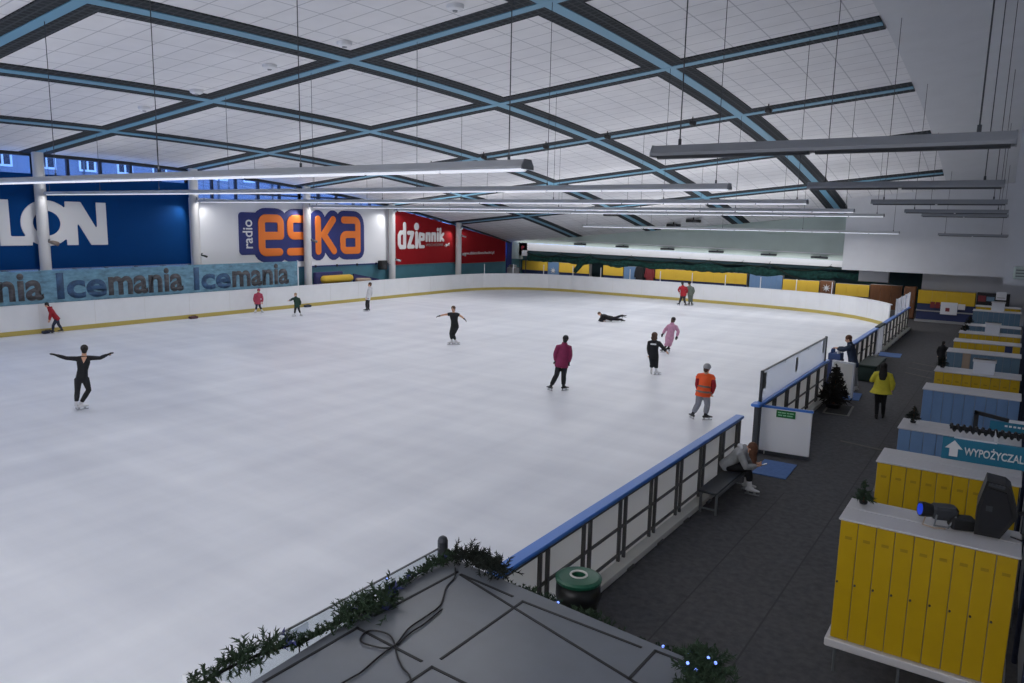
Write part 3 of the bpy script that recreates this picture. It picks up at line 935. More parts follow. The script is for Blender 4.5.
camera_fix(23.75, 3.2, 'pair of small dark fittings low on the column beside the white banner', 'black', .7)
camera_fix(38.85, 2.55, 'pale fitting low on the column beside the dark loudspeaker', 'silver')
camera_fix(46.4, 4.2, 'pale fitting high on the column between both red banners', 'silver', .9)
camera_fix(46.4, 2.75, 'pale fitting low on the column between both red banners', 'silver', .9)
t = thing('loudspeaker', 'dark loudspeaker hung on the column under the white banner corner', 'loudspeaker', (-36.55, 37.75, 1.9))
MB().cbox((-.2, -.3, 0), (.2, .3, .62), .04).build('cabinet', 'black', t)
MB().tube([(.2, 0, .2), (.215, 0, .2)], .16, 16).build('driver', 'steel_dark', t)
MB().bar((0, .3, .3), (0, .8, .3), .05, .05).build('bracket', 'steel_grey', t)

# crash mats behind the boards
t = thing('crash_mat', 'navy and yellow rolled crash mat behind the boards below the white banner', 'mat', (-36.3, 32.7, 0))
MB().cbox((-.25, -1.2, 0), (.05, 1.1, 1.95), .05).build('pad', 'foam_navy', t)
MB().tube([(.12, -.6, 1.5), (.12, 1.6, 1.5)], .24, 18, round_cap=True).build('roll', 'foam_yellow', t, smooth=True)
t = thing('crash_mat', 'navy crash mat leaning with pale pad beside the dark loudspeaker', 'mat', (-36.3, 35.6, 0))
MB().prism([(-.9, 0), (1.4, 0), (1.4, 1.3), (-.9, 1.75)], (0, 0, 0), (0, 1, 0), (0, 0, 1), .12).build('pad', 'foam_navy', t)
MB().tube([(.2, -.7, 1.34), (.2, .4, 1.28)], .14, 14, round_cap=True).build('roll', 'lock_tan', t, smooth=True)
# ================================================================== LOCKERS ALONG THE WALKWAY
ZT = 1.94
def locker_bank(color, x0=-1.39, x1=.34, knobs=True, odd=None, n=9):
    """front-facing bank of narrow doors on a white bench plinth with legs; front plane at local y=0"""
    t = thing('locker_bank', '', 'lockers', (0, 0, -.02))
    L = x1 - x0
    zb = .46
    MB().box((x0, .02, zb), (x1, .40, ZT - .0)).build('carcass', 'lock_side', t)
    MB().cbox((x0 - .02, -.02, ZT), (x1 + .02, .395, ZT + .02), .006).build('top_panel', 'lock_white', t)
    MB().cbox((x0 - .05, -.06, zb - .1), (x1 + .03, .4, zb), .012).build('plinth', 'lock_white', t)
    for x in (x0 + .06, x0 + .75, x1 - .3):
        MB().tube([(x, .06, 0), (x, .06, zb - .1)], .018, 8).build('leg', 'steel_grey', t)
    for i in range(n):
        a = x0 + L * i / n + .004; c = x0 + L * (i + 1) / n - .004
        m = color if not (odd and odd[0] == i) else odd[1]
        d = MB().cbox((a, -.004, zb + .01), (c, .02, ZT - .01), .004).build('door', m, t)
        if knobs:
            k = MB(); k.tube([(a + .02, -.004, 1.18), (a + .02, -.022, 1.18)], .012, 8)
            k.build('lock', 'steel_dark', d)
            MB().box((a + .06, -.0055, 1.72), (c - .05, -.0035, 1.755)).build('number_plate', 'plate_yellow' if color == 'lock_yellow' else color, d)
    return t
def rear_bank(t0, y, label):
    r = thing('locker_bank', label, 'lockers', (0, y, -.02), group='locker banks standing back to back')
    x0, x1 = -1.39, .34
    MB().box((x0, .0, .46), (x1, .36, ZT)).build('carcass', 'lock_side', r)
    MB().cbox((x0 - .02, .012, ZT), (x1 + .02, .4, ZT + .02), .006).build('top_panel', 'lock_white', r)
    MB().cbox((x0 - .05, 0, .36), (x1 + .03, .42, .46), .012).build('plinth', 'lock_white', r)
    for x in (x0 + .06, x0 + .75, x1 - .3):
        MB().tube([(x, .3, 0), (x, .3, .36)], .018, 8).build('leg', 'steel_grey', r)
    return r
rows = [
    (9.0, 'lock_yellow', None, 'bank of nine yellow locker doors under the loudspeaker and blue stage light'),
    (11.68, 'lock_yellow', None, 'bank of yellow locker doors just below the teal rental sign'),
    (13.98, 'lock_blue', None, 'bank of blue locker doors directly behind the teal rental sign'),
    (17.9, 'lock_blue', None, 'tall looking bank of blue locker doors behind the black framed sign'),
    (20.5, 'lock_yellow', None, 'bank of yellow locker doors carrying the white box, in front of the tan door'),
    (24.2, 'lock_slate', (2, 'lock_tan'), 'bank of blue locker doors with one tan door, beside the small person in black'),
    (26.7, 'lock_yellow', (7, 'lock_navy'), 'bank of yellow locker doors with one dark door, behind the tan door bank'),
    (29.1, 'lock_yellow', None, 'bank of yellow locker doors under the middle white box'),
    (31.7, 'lock_slate', None, 'bank of slate blue locker doors seen above the middle white box'),
    (38.0, 'lock_slate', None, 'last wide bank of slate blue locker doors before the service counter'),
    (40.4, 'lock_yellow', None, 'small strip of yellow locker doors behind the last slate blue bank'),
]
for i, (y, c, odd, lab) in enumerate(rows):
    t = locker_bank(c, knobs=i < 5, odd=odd)
    if odd is None and c == 'lock_slate': pass
    t.location = (0, y, -.02); t['label'] = lab; t['group'] = 'locker banks along the walkway'
    w = ['under the small fir and loudspeaker', 'below the teal rental sign', 'under the black spiral garland', 'behind the tall blue bank',
         'under the yellow bank with the white box', 'behind the tan door bank', 'behind the dark door bank', 'under the middle white box',
         'behind the slate bank with middle box', 'behind the last slate bank', 'nearest the service counter'][i]
    rear_bank(t, y + .4, 'rear locker bank, only its white top seen, ' + w)

def white_box(x, y, w, h, label):
    t = thing('display_box', label, 'box', (x, y, ZT))
    MB().cbox((-w / 2, -.12, 0), (w / 2, .12, h), .01).build('body', 'white_paint', t)
    MB().cbox((-w / 2 - .02, -.14, h - .06), (w / 2 + .02, .14, h), .01).build('lid', 'lock_white', t)
white_box(-.4, 20.85, .44, .34, 'white box standing on the yellow lockers in front of the tan door bank')
white_box(-.46, 29.4, .42, .38, 'white box standing on the yellow lockers two rows behind the tan door')
white_box(-.5, 38.4, .48, .42, 'white box standing on the last slate blue lockers near the counter')

# low screen wall along the right end of the rows
t = thing('partition_screen', 'dark blue framed partition along the right ends of the locker rows', 'partition', (.55, 8.2, -.02))
MB().box((-.02, 0, 0), (.02, 28, 2.05)).build('panel', 'lock_side', t)
for k in range(13):
    MB().tube([(-.06, .1 + k * 2.3, 0), (-.06, .1 + k * 2.3, 2.1)], .03, 8).build('post', 'cloth_navy', t)
MB().box((-.09, 0, 2.05), (.04, 28, 2.11)).build('top_rail', 'cloth_navy', t)

# signs
t = thing('rental_sign', 'teal hanging sign with white arrow and rental wording above the lockers', 'sign', (-.59, 11.45, 2.2), R(1.5))
MB().cbox((0, 0, 0), (1.9, .05, .305), .006).build('board', 'sign_teal', t)
MB().box((.13, -.004, .305), (.62, .05, .325)).build('top_trim', 'white_paint', t)
ar = MB()
ar.prism([(.09, .05), (.19, .05), (.19, .16), (.245, .16), (.14, .275), (.035, .16), (.09, .16)], (0, -.006, 0), (1, 0, 0), (0, 0, 1), -.004)
ar.build('arrow', 'ink_white', t)
text('lettering', 'WYPO\u017bYCZALNIA', (0, 0, 0), AX_FRONT, (.262, 1.10, .09, .235), 'ink_white', t, .006, .022)
for x in (1.03, 1.78):
    MB().tube([(x, .065, -2.2), (x, .065, .3)], .014, 8).build('post', 'steel_grey', t)
t = thing('truss_bar', 'black spiral wrapped bar just above the teal rental sign', 'bar', (-.53, 11.6, 2.62))
MB().tube([(0, 0, 0), (1.7, 0, .0)], .028, 10).build('bar', 'black', t)
sp = MB(); sp.tube([(k * .0105, .05 * math.cos(k * .9), .05 * math.sin(k * .9)) for k in range(160)], .014, 6)
sp.build('spiral', 'cable_black', t)
MB().box((.52, -.03, -.12), (.56, .03, .03)).build('hanger', 'white_paint', t)
for x in (.97, 1.62):
    MB().tube([(x, .03, -2.62), (x, .03, 0)], .012, 8).build('post', 'steel_dark', t)
t = thing('framed_sign', 'small teal sign in a black angled frame above the blue lockers', 'sign', (-.34, 14.6, 2.0), R(0))
MB().box((0, 0, -.08), (.07, .05, .27)).build('frame_post', 'black', t)
MB().bar((0, .025, .25), (.5, .025, .18), .05, .06).build('frame_arm', 'black', t)
MB().box((.24, -.01, .0), (1.2, .02, .15)).build('board', 'sign_teal', t)
MB().box((.5, .0, .15), (1.2, .02, .2)).build('top_trim', 'white_paint', t)
mk = MB()
for k in range(5): mk.box((.45 + k * .06, -.014, .075), (.49 + k * .06, -.01, .105))
mk.build('sign_marks', 'ink_white', t)

# loudspeaker and stage light on the first lockers
t = thing('loudspeaker', 'large black loudspeaker standing upright on the first yellow lockers', 'loudspeaker', (.05, 9.55, ZT + .02), R(2))
cab = MB()
prof = [(-.14, 0), (.10, 0), (.24, .28), (.15, .57), (.1, .61), (-.08, .63), (-.14, .33)]
cab.prism([(a, b_) for a, b_ in prof], (0, .15, 0), (1, 0, 0), (0, 0, 1), .34)
cab.build('cabinet', 'black', t)
MB().prism([(-.11, .04), (.08, .04), (.19, .28), (.11, .53), (-.06, .56), (-.11, .33)], (0, -.20, 0), (1, 0, 0), (0, 0, 1), .02).build('grille', 'black_soft', t)
MB().bar((-.06, -.2, .595), (.09, -.2, .58), .03, .03).build('carry_handle', 'steel_dark', t)
MB().box((-.06, -.225, .3), (.0, -.22, .36)).build('badge', 'steel_dark', t)
MB().tube([(.2, .0, .28), (.26, -.02, .26), (.29, .0, .28)], .025, 8).build('pole_socket', 'black', t)
MB().tube([(.2, -.1, .02), (.3, -.16, .02), (.36, -.1, .03), (.3, .1, .02)], .01, 6).build('cable', 'cable_black', t)

t = thing('stage_light', 'small dark stage light with glowing blue lens lying on the first yellow lockers', 'lamp', (-.40, 9.46, ZT + .02), R(22))
MB().cbox((-.13, -.09, .07), (.14, .1, .22), .03).build('body', 'steel_dark', t)
MB().tube([(-.13, 0, .15), (-.2, -.01, .16), (-.25, -.015, .165)], [.075, .085, .085], 16).build('hood', 'black', t)
MB().tube([(-.23, -.014, .163), (-.252, -.016, .166)], .07, 16).build('lens', 'lens_blue', t)
MB().cbox((.05, -.16, .0), (.3, .02, .13), .02).build('power_unit', 'black', t)
MB().tube([(-.1, -.11, .14), (-.12, -.12, .02), (.02, -.13, .012), (.1, -.11, .14)], .012, 8).build('bracket', 'steel_grey', t)
MB().tube([(-.2, -.06, .1), (-.24, -.12, .02), (-.14, -.18, .012), (-.02, -.17, .012)], .009, 6).build('cable', 'lock_tan', t)

# ------------------------------------------------------------------ small fir trees and garlands
def sprig(mb, p, d, length, rng, mi=0, w=.012, n=9):
    """a twig with needles: thin three-sided spikes around a stem"""
    d = d.normalized()
    a, b_ = frame_of(d)
    mb.tube([p, p + d * length], [w * .5, w * .25], 4, mi=mi, cap=False)
    for k in range(n):
        s = length * (k + .7) / n
        an = rng.random() * 2 * PI
        o = (a * math.cos(an) + b_ * math.sin(an) + d * .7).normalized()
        q = p + d * s
        l = length * rng.uniform(.28, .46)
        sd = o.cross(d).normalized() * w
        mb.add([q - sd, q + sd, q + o * l], [(0, 1, 2)], mi)
        sd2 = o.cross(sd).normalized() * w
        mb.add([q - sd2, q + sd2, q + o * l], [(0, 1, 2)], mi)
def small_fir(x, y, z, h, label, m='fir', pot='black', rad=.42):
    rng = random.Random(int(x * 100 + y * 10))
    t = thing('fir_tree', label, 'tree', (x, y, z))
    MB().tube([(0, 0, 0), (0, 0, h * .1)], [h * .14, h * .17], 12).build('pot', pot, t)
    MB().tube([(0, 0, h * .08), (0, 0, h * .95)], [h * .03, h * .008], 8).build('trunk', 'brown_wood', t)
    f = MB()
    for i in range(70 if h < 1 else 190):
        k = rng.random() ** (1.3 if h < 1 else 1.0)
        zz = h * (.14 + .8 * k); l = h * rad * (1 - k) * rng.uniform(.7, 1.1) + h * .07
        an = rng.random() * 2 * PI
        sprig(f, V((0, 0, zz)), V((math.cos(an), math.sin(an), rng.uniform(-.15, .35))), l, rng, w=h * .02)
    sprig(f, V((0, 0, h * .85)), V((0, 0, 1)), h * .16, rng, w=h * .02)
    f.build('needles', m, t)
    return t
small_fir(-1.25, 9.6, ZT + .02, .30, 'tiny artificial fir tree standing on the first yellow lockers')
small_fir(-1.22, 14.4, ZT + .02, .3, 'tiny dark fir tree standing on the blue lockers behind the rental sign', 'fir_dark')
small_fir(-1.27, 20.95, ZT + .02, .32, 'tiny dark fir tree standing on the yellow lockers near the small person in black', 'fir_dark')
small_fir(-1.25, 29.55, ZT + .02, .32, 'tiny dark fir tree standing on the yellow lockers under the middle white box', 'fir_dark')
small_fir(-1.25, 32.1, ZT + .02, .32, 'tiny dark fir tree standing on the slate lockers above the middle white box', 'fir_dark')
small_fir(-4.14, 23.45, -.02, 1.32, 'dark bushy artificial fir at the barrier beside the pale bordered doormat', 'camo', rad=.3)

def garland(name, label, pts, spread, n, seed, leds=6, m='fir', glow=None):
    rng = random.Random(seed)
    o = V(pts[0])
    t = thing(name, label, 'garland', o)
    pts = [V(p) - o for p in pts]
    wire_ = MB(); wire_.tube(pts, .012, 6); wire_.build('wire', 'cable_black', t)
    f = MB()
    for i in range(n):
        k = rng.random() * (len(pts) - 1); j = int(k); fr_ = k - j
        p = pts[j].lerp(pts[min(j + 1, len(pts) - 1)], fr_)
        s = spread[min(j, len(spread) - 1)] * (1 - fr_) + spread[min(j + 1, len(spread) - 1)] * fr_
        d = V((rng.gauss(0, 1), rng.gauss(0, 1), rng.gauss(.4, .8)))
        sprig(f, p + V((rng.gauss(0, 1), rng.gauss(0, 1), abs(rng.gauss(0, .8)))) * s * .35, d, s * rng.uniform(.45, .85) + .03, rng, w=.006, n=12)
    f.build('needles', m, t)
    for i in range(leds if glow is None else glow):
        k = rng.random() * (len(pts) - 1); j = int(k)
        p = pts[j].lerp(pts[min(j + 1, len(pts) - 1)], k - j)
        s = spread[min(j, len(spread) - 1)]
        l = MB(); l.ball(p + V((rng.gauss(0, .5), rng.gauss(0, .5), rng.uniform(.4, 1.2))) * s, .011, 8, 6)
        l.build('light_bulb', 'led_blue', t)
    # blue leaves
    g2 = MB()
    for i in range(leds * 2):
        k = rng.random() * (len(pts) - 1); j = int(k)
        p = pts[j].lerp(pts[min(j + 1, len(pts) - 1)], k - j); s = spread[min(j, len(spread) - 1)]
        sprig(g2, p, V((rng.gauss(0, 1), rng.gauss(0, 1), rng.uniform(0, 1))), s * .9 + .03, rng, w=.012, n=5)
    if leds: g2.build('blue_leaves', 'led_leaf', t)
    return t

# ------------------------------------------------------------------ booth whose roof fills the bottom edge of the view
RZ = 2.2
A_, B_, C_, D_ = (-4.03, 5.03), (-1.44, 4.76), (-1.36, 1.3), (-3.84, 1.3)
t = thing('booth', 'dark grey panelled booth roof with black seams and a looped cable beside the rink', 'booth', (-2.7, 3.1, -.02))
o = t.location
loc = lambda p: (p[0] - o.x, p[1] - o.y)
MB().prism([loc(D_), loc(C_), loc(B_), loc(A_)], (0, 0, RZ - .08 + .02), (1, 0, 0), (0, 1, 0), .08).build('roof', 'roof_grey', t)
ins = lambda p, k: (p[0] * k, p[1] * k)
MB().prism([ins(loc(D_), .93), ins(loc(C_), .93), ins(loc(B_), .93), ins(loc(A_), .93)], (0, 0, .02), (1, 0, 0), (0, 1, 0), RZ - .1).build('wall_panels', 'booth_wall', t)
def seam(*pts):
    sm = MB()
    for a, b_ in zip(pts[:-1], pts[1:]):
        a = loc(a); b_ = loc(b_)
        d = (V((*b_, 0)) - V((*a, 0))).normalized() * .012
        sm.bar((a[0] - d.x, a[1] - d.y, RZ + .0225), (b_[0] + d.x, b_[1] + d.y, RZ + .0225), .022, .005)
    sm.build('roof_seam', 'roof_seam', t)
seam((-3.80, 4.83), (-3.84, 4.12), (-3.86, 3.88))
seam((-3.74, 4.82), (-3.17, 4.77))
seam((-3.74, 4.81), (-1.89, 4.31), (-1.45, 4.18))
seam((-3.07, 3.74), (-3.05, 4.75), (-1.99, 4.71))
seam((-1.89, 4.31), (-1.88, 4.73), (-1.6, 4.72))
seam((-3.85, 2.84), (-3.84, 3.67), (-3.17, 3.63))
seam((-3.08, 3.2), (-3.06, 3.62), (-2.5, 3.6))
seam((-3.85, 2.2), (-3.85, 1.4)); seam((-3.1, 2.9), (-3.1, 1.8), (-2.0, 1.8))
# shallow raised roof plates
for (x0, y0, x1, y1) in ((-3.0, 3.78, -1.95, 4.3), (-3.78, 2.9, -3.2, 3.55)):
    pass
t = thing('cable', 'thin black cable in a loose loop lying across the booth roof', 'cable', (-3.45, 3.66, RZ + .012))
o2 = t.location
def cab_run(pts, name='cord'):
    # smooth the polyline
    P = [V((x - o2.x, y - o2.y, 0)) for x, y in pts]
    S = []
    for i in range(len(P) - 1):
        p0 = P[max(i - 1, 0)]; p1 = P[i]; p2 = P[i + 1]; p3 = P[min(i + 2, len(P) - 1)]
        for k in range(6):
            u = k / 6
            S.append(0.5 * ((2 * p1) + (p2 - p0) * u + (2 * p0 - 5 * p1 + 4 * p2 - p3) * u * u + (3 * p1 - p0 - 3 * p2 + p3) * u ** 3))
    S.append(P[-1])
    m = MB(); m.tube(S, .007, 6)
    m.build(name, 'cable_black', t, smooth=True)
cab_run([(-3.85, 4.87), (-3.74, 4.72), (-3.69, 4.55), (-3.57, 4.35), (-3.53, 4.25), (-3.52, 4.08), (-3.51, 3.88), (-3.44, 3.66), (-3.48, 3.58), (-3.64, 3.54), (-3.71, 3.58), (-3.73, 3.67),
         (-3.67, 3.72), (-3.57, 3.73), (-3.47, 3.68), (-3.35, 3.58), (-3.22, 3.49), (-3.06, 3.4), (-2.95, 3.1)])
cab_run([(-3.44, 3.66), (-3.43, 3.48), (-3.40, 3.28), (-3.41, 3.15), (-3.45, 2.6)], 'cord_end')
cab_run([(-3.49, 4.25), (-3.46, 4.0), (-3.46, 3.85), (-3.43, 3.67)], 'second_cord')
g = [(-4.14, 2.5), (-4.13, 2.85), (-4.09, 3.05), (-3.98, 3.27), (-3.97, 3.5), (-3.96, 3.7), (-3.93, 3.88), (-3.95, 4.1), (-4.0, 4.25), (-4.02, 4.52), (-4.02, 4.78), (-3.95, 4.98)]
garland('fir_garland', 'fir garland with blue lights along the booth roof edge facing the ice', [(x, y, RZ + .03) for x, y in g],
        [.06, .11, .11, .04, .03, .11, .16, .11, .02, .03, .05, .07], 520, 3, leds=7, glow=1)
garland('fir_garland', 'fir garland over the booth roof corner nearest the rink centre', [(-3.95, 4.99, RZ + .05), (-3.75, 5.04, RZ + .05), (-3.58, 5.0, RZ + .04), (-3.42, 4.98, RZ + .06)],
        [.07, .13, .10, .11], 200, 5, leds=0, m='fir_dark')
garland('fir_garland', 'thin fir garland below the booth roof edge by the green bin', [(x, y, z) for x, y, z in ((-3.3, 5.0, 2.12), (-3.0, 4.98, 2.1), (-2.75, 4.96, 2.08), (-2.5, 4.93, 2.1), (-2.3, 4.9, 2.08), (-1.95, 4.86, 2.12), (-1.7, 4.84, 2.16))],
        [.05, .07, .06, .09, .07, .03, .04], 300, 8, leds=2)
garland('fir_garland', 'thick fir bunch with blue lights at the booth roof corner by the walkway', [(-1.62, 4.8, RZ), (-1.5, 4.72, RZ + .02), (-1.45, 4.55, RZ + .04), (-1.42, 4.35, RZ), (-1.42, 4.1, RZ)],
        [.06, .12, .16, .17, .13], 420, 11, leds=6)

# ================================================================== FAR END
def low_bank(x0, x1, z1, label, y=56.0, split=.4, top='lock_yellow', low='lock_navy', w=.8):
    t = thing('locker_bank', label, 'lockers', (x0, y, 0), group='locker banks beyond the far boards')
    L = x1 - x0
    MB().box((0, .02, 0), (L, .5, z1)).build('carcass', 'lock_side', t)
    n = max(1, round(L / w)); zs = z1 - .82
    for k in range(n):
        a = L * k / n + .004; c = L * (k + 1) / n - .004
        if low is None:
            MB().cbox((a, 0, .06), (c, .02, z1 - .01), .004).build('door', top, t)
        else:
            MB().cbox((a, -.05, zs), (c, .02, z1 - .01), .004).build('upper_door', top, t)
            MB().cbox((a, 0, .06), (c, .02, zs - .02), .004).build('lower_door', low, t)
    return t
low_bank(-36.9, -34.25, 2.02, 'yellow over navy lockers at the far corner beside the red banner wall', top='foam_yellow')
low_bank(-34.2, -33.1, 2.0, 'single blue locker column with a pale star between two yellow banks', top='lock_blue', low=None, w=1.1)
low_bank(-33.05, -30.1, 1.98, 'yellow over navy lockers second from the red banner wall', top='foam_yellow')
low_bank(-28.75, -26.9, 1.97, 'short yellow over navy lockers beside the dark coats', top='foam_yellow')
low_bank(-26.85, -25.8, 1.98, 'plain blue locker column right beside the hanging dark coats', top='lock_blue', low=None, w=.5)
low_bank(-24.05, -16.7, 1.93, 'longest row of yellow over navy lockers behind the far boards', top='foam_yellow')
low_bank(-16.5, -14.1, 1.93, 'bank of pale blue lockers after the longest yellow row', top='lock_blue', low=None, w=.4)
low_bank(-13.95, -11.45, 1.7, 'yellow over navy lockers between pale blue bank and brown door', y=55.6, top='foam_yellow')
low_bank(-11.4, -10.5, 1.75, 'brown wooden locker door with a pale star between two yellow banks', y=55.6, top='brown_wood', low=None, w=.9)
low_bank(-10.35, -8.2, 1.62, 'yellow over navy lockers under the grey soffit corner', y=55.6, top='foam_yellow')
low_bank(-8.15, -6.2, 1.7, 'brown panelled bank at the far rink corner under the soffit', y=55.6, top='brown_wood', low=None, w=.65)
for x, y in ((-33.65, 55.97), (-10.95, 55.57)):
    st = MB()
    pts = []
    for k in range(16):
        rr = .3 if k % 2 == 0 else .1
        pts.append((x + rr * math.cos(PI * k / 8), 1.25 + rr * math.sin(PI * k / 8)))
    # star-shaped sticker on the door
    root = [q for q in bpy.data.objects if q.get('label', '').startswith('single blue' if x < -20 else 'brown wooden')][0]
    st.prism([(a - root.location.x, b_) for a, b_ in pts], (0, -.03 if x < -20 else -.03, 0), (1, 0, 0), (0, 0, 1), .028)
    st.build('star_sticker', 'white_paint', root)

def coat(x, label, m):
    t = thing('coat', label, 'coat', (x, 55.9, .6), group='coats hanging at the far lockers')
    b_ = MB()
    b_.tube([(0, 0, 0), (0, 0, .5), (0, 0, 1.0), (0, 0, 1.35), (0, 0, 1.5)], [(.36, .16), (.33, .15), (.3, .14), (.3, .13), (.1, .08)], 16, side=(1, 0, 0))
    for s in (-1, 1): b_.tube([(s * .26, 0, 1.32), (s * .36, 0, .9), (s * .38, 0, .55)], [.1, .09, .08], 10)
    obj_from_mesh('body', remesh(b_, .03), m, t)
    MB().tube([(0, 0, 1.5), (0, .05, 1.6), (0, .1, 1.62)], .02, 6).build('hook', 'steel_grey', t)
coat(-25.4, 'dark coat hanging beside the plain blue locker column', 'cloth_black')
coat(-24.5, 'dark red coat hanging beside the longest yellow locker row', 'poster_red')
MB_ = None

# gathered green netting with draped rope above the far boards
t = thing('safety_net', 'dark green safety net gathered in swags above the far boards', 'net', (-34.5, 53.2, 0))
rng = random.Random(4)
P = []; Rr = []
n = 120
for k in range(n + 1):
    x = 27.0 * k / n
    P.append((x, 0, 2.42 - .006 * x + .05 * math.sin(x * 2.1) + rng.uniform(-.03, .03)))
    Rr.append((.12 + .05 * math.sin(x * 3.3) + rng.uniform(0, .04), .24 + .07 * math.sin(x * 1.7) + rng.uniform(0, .05)))
nb = MB(); nb.tube(P, Rr, 10, side=(0, 1, 0)); nb.build('net_roll', 'net_green', t)
rp = []
hooks = [0, 3.2, 6.0, 9.6, 13.6, 15.9, 18.3, 20.2, 24.2, 27]
for a, b_ in zip(hooks[:-1], hooks[1:]):
    for k in range(10):
        u = k / 10
        rp.append((a + (b_ - a) * u, -.22, 2.88 - .35 * 4 * u * (1 - u) * (1 if b_ - a > 3 else .6)))
rp.append((27, -.22, 2.88)); rp += [(22.5 + 27 - 22.5 - .0, -.22, 2.88)]
m = MB(); m.tube(rp, .045, 6); m.build('rope', 'green_dark', t)
m = MB(); m.tube([(20.4, -.25, 2.8), (21.3, -.25, 2.3), (22.3, -.25, 1.9)], .05, 6); m.build('rope_tail', 'green_dark', t)
m = MB(); m.tube([(6.1, -.25, 2.75), (5.3, -.25, 2.2), (4.7, -.25, 1.5)], [.2, .25, .2], 8); m.build('net_tail', 'net_green', t)
for k in hooks:
    MB().tube([(k, -.2, 2.85), (k, -.1, 2.98), (k, 0, 3.02)], .02, 6).build('hook', 'steel_grey', t)
    m = MB(); m.tube([(k, 0, 2.2), (k, 0, 2.70)], .02, 6); m.build('tie', 'steel_dark', t)

# far left corner: white poster and machine
t = thing('notice_board', 'white notice board at the far corner beside the blue window edge', 'sign', (-36.2, 54.3, 2.5))
MB().box((0, 0, 0), (.85, .06, 1.3)).build('board', 'white_paint', t)
MB().prism([(.25, .5), (.42, .62), (.6, .8), (.35, .9), (.2, .75)], (0, -.004, 0), (1, 0, 0), (0, 0, 1), -.01).build('print', 'poster_red', t)
for s in (.1, .7): MB().box((s, .0, -2.5), (s + .06, .05, 0)).build('leg', 'steel_dark', t)
t = thing('cleaning_machine', 'grey machine parked at the far corner behind the boards', 'machine', (-35.9, 53.0, 0))
MB().cbox((-.35, -.5, .15), (.35, .5, 1.55), .08).build('body', 'fixture_grey', t)
MB().cbox((-.3, -.3, 1.55), (.2, .3, 1.75), .05).build('tank', 'silver', t)
MB().tube([(.3, .4, 1.0), (.5, .6, 1.5), (.5, -.2, 1.55)], .03, 8).build('handle', 'steel_dark', t)
for s in (-.4, .4): MB().tube([(-.3, s, .16), (.3, s, .16)], .16, 16).build('wheel', 'black', t)

# brown cabinet and service counter under the soffit
t = thing('wood_cabinet', 'tall brown wooden cabinet at the far rink corner beside the counter', 'cabinet', (-5.25, 51.0, -.02))
MB().cbox((-.32, 0, .06), (.32, .5, 2.0), .02).build('body', 'brown_wood', t)
MB().cbox((-.3, -.02, .1), (.3, 0, 1.95), .01).build('door', 'brown_wood', t)
MB().tube([(.22, -.04, 1.0), (.22, -.04, 1.2)], .015, 8).build('handle', 'steel_grey', t)
t = thing('service_counter', 'navy service counter with yellow fascia and pale ledges at the walkway end', 'counter', (-4.75, 50.6, -.02))
MB().cbox((.0, 0, .12), (4.6, .6, .62), .02).build('lower_front', 'lock_navy', t)
MB().cbox((-.05, -.12, .62), (4.65, .6, .68), .01).build('ledge', 'lock_side', t)
MB().box((.0, .1, .68), (4.6, .6, 1.08)).build('upper_front', 'lock_navy', t)
MB().cbox((.0, -.05, 1.08), (2.95, .6, 1.86), .02).build('fascia', 'lock_yellow', t)
MB().cbox((3.0, -.02, 1.08), (4.6, .6, 1.9), .02).build('screen_niche', 'black', t)
MB().box((-.05, -.3, .0), (4.65, .6, .12)).build('step', 'lock_side', t)
for k in range(1, 4):
    MB().box((.0 + k * .74, -.054, 1.09), (.006 + k * .74, -.05, 1.85)).build('fascia_joint', 'lock_tan', t)
def poster(x, z, w, h, m, label, m2=None):
    p = thing('poster', label, 'poster', (x, 50.44 if z > .6 else 50.42, z), group='notices on the counter front')
    MB().box((0, 0, 0), (w, .02, h)).build('sheet', m, p)
    if m2: MB().box((w * .3, -.004, h * .25), (w * .55, .0, h * .55)).build('print', m2, p)
poster(-4.05, .84, .24, .36, 'poster_red', 'small dark red notice on the navy counter front')
poster(-3.78, .84, .24, .36, 'poster_red', 'small dark red notice beside the large white notice')
poster(-3.5, .5, .86, .72, 'white_paint', 'large white notice on the counter with reddish print', 'poster_red')
poster(-2.62, .84, .36, .32, 'lock_white', 'small pale notice beside the large white notice')
t = thing('screen', 'dark display screen showing reddish pictures over the counter niche', 'screen', (-1.72, 50.5, 1.36))
MB().cbox((0, 0, 0), (.88, .05, .42), .01).build('case', 'black', t)
MB().box((.04, -.005, .04), (.42, 0, .38)).build('picture', 'poster_red', t)
MB().box((.45, -.005, .08), (.84, 0, .34)).build('picture', 'lock_slate', t)
t = thing('menu_board', 'white board beside the display screen over the counter', 'sign', (-.82, 50.45, 1.55))
MB().cbox((0, 0, 0), (.5, .05, .45), .01).build('board', 'white_paint', t)
MB().box((.06, -.004, .1), (.44, 0, .14)).build('print', 'lock_side', t)
t = thing('white_canopy', 'pale box canopy hanging under the soffit left of the counter', 'canopy', (-8.4, 52.2, 2.1))
MB().cbox((0, 0, .0), (1.75, .4, .72), .02).build('body', 'plaster', t)
MB().box((-.02, -.02, -.04), (1.77, .42, 0)).build('rim', 'lock_side', t)
for x in (.2, 1.5): MB().tube([(x, .2, .7), (x, .2, .86)], .02, 6).build('hanger', 'wire', t)
t = thing('wall_unit', 'greenish grey unit on bracket high beside the counter', 'wall unit', (-.1, 35.6, 3.5))
MB().cbox((0, 0, 0), (.8, .35, .5), .05).build('body', 'far_plaster', t)
MB().bar((.4, .3, .25), (.4, .42, .25), .08, .08).build('bracket', 'steel_grey', t)
for k in range(3): MB().box((.08, -.01, .1 + k * .12), (.72, .005, .15 + k * .12)).build('louvre', 'steel_grey', t)

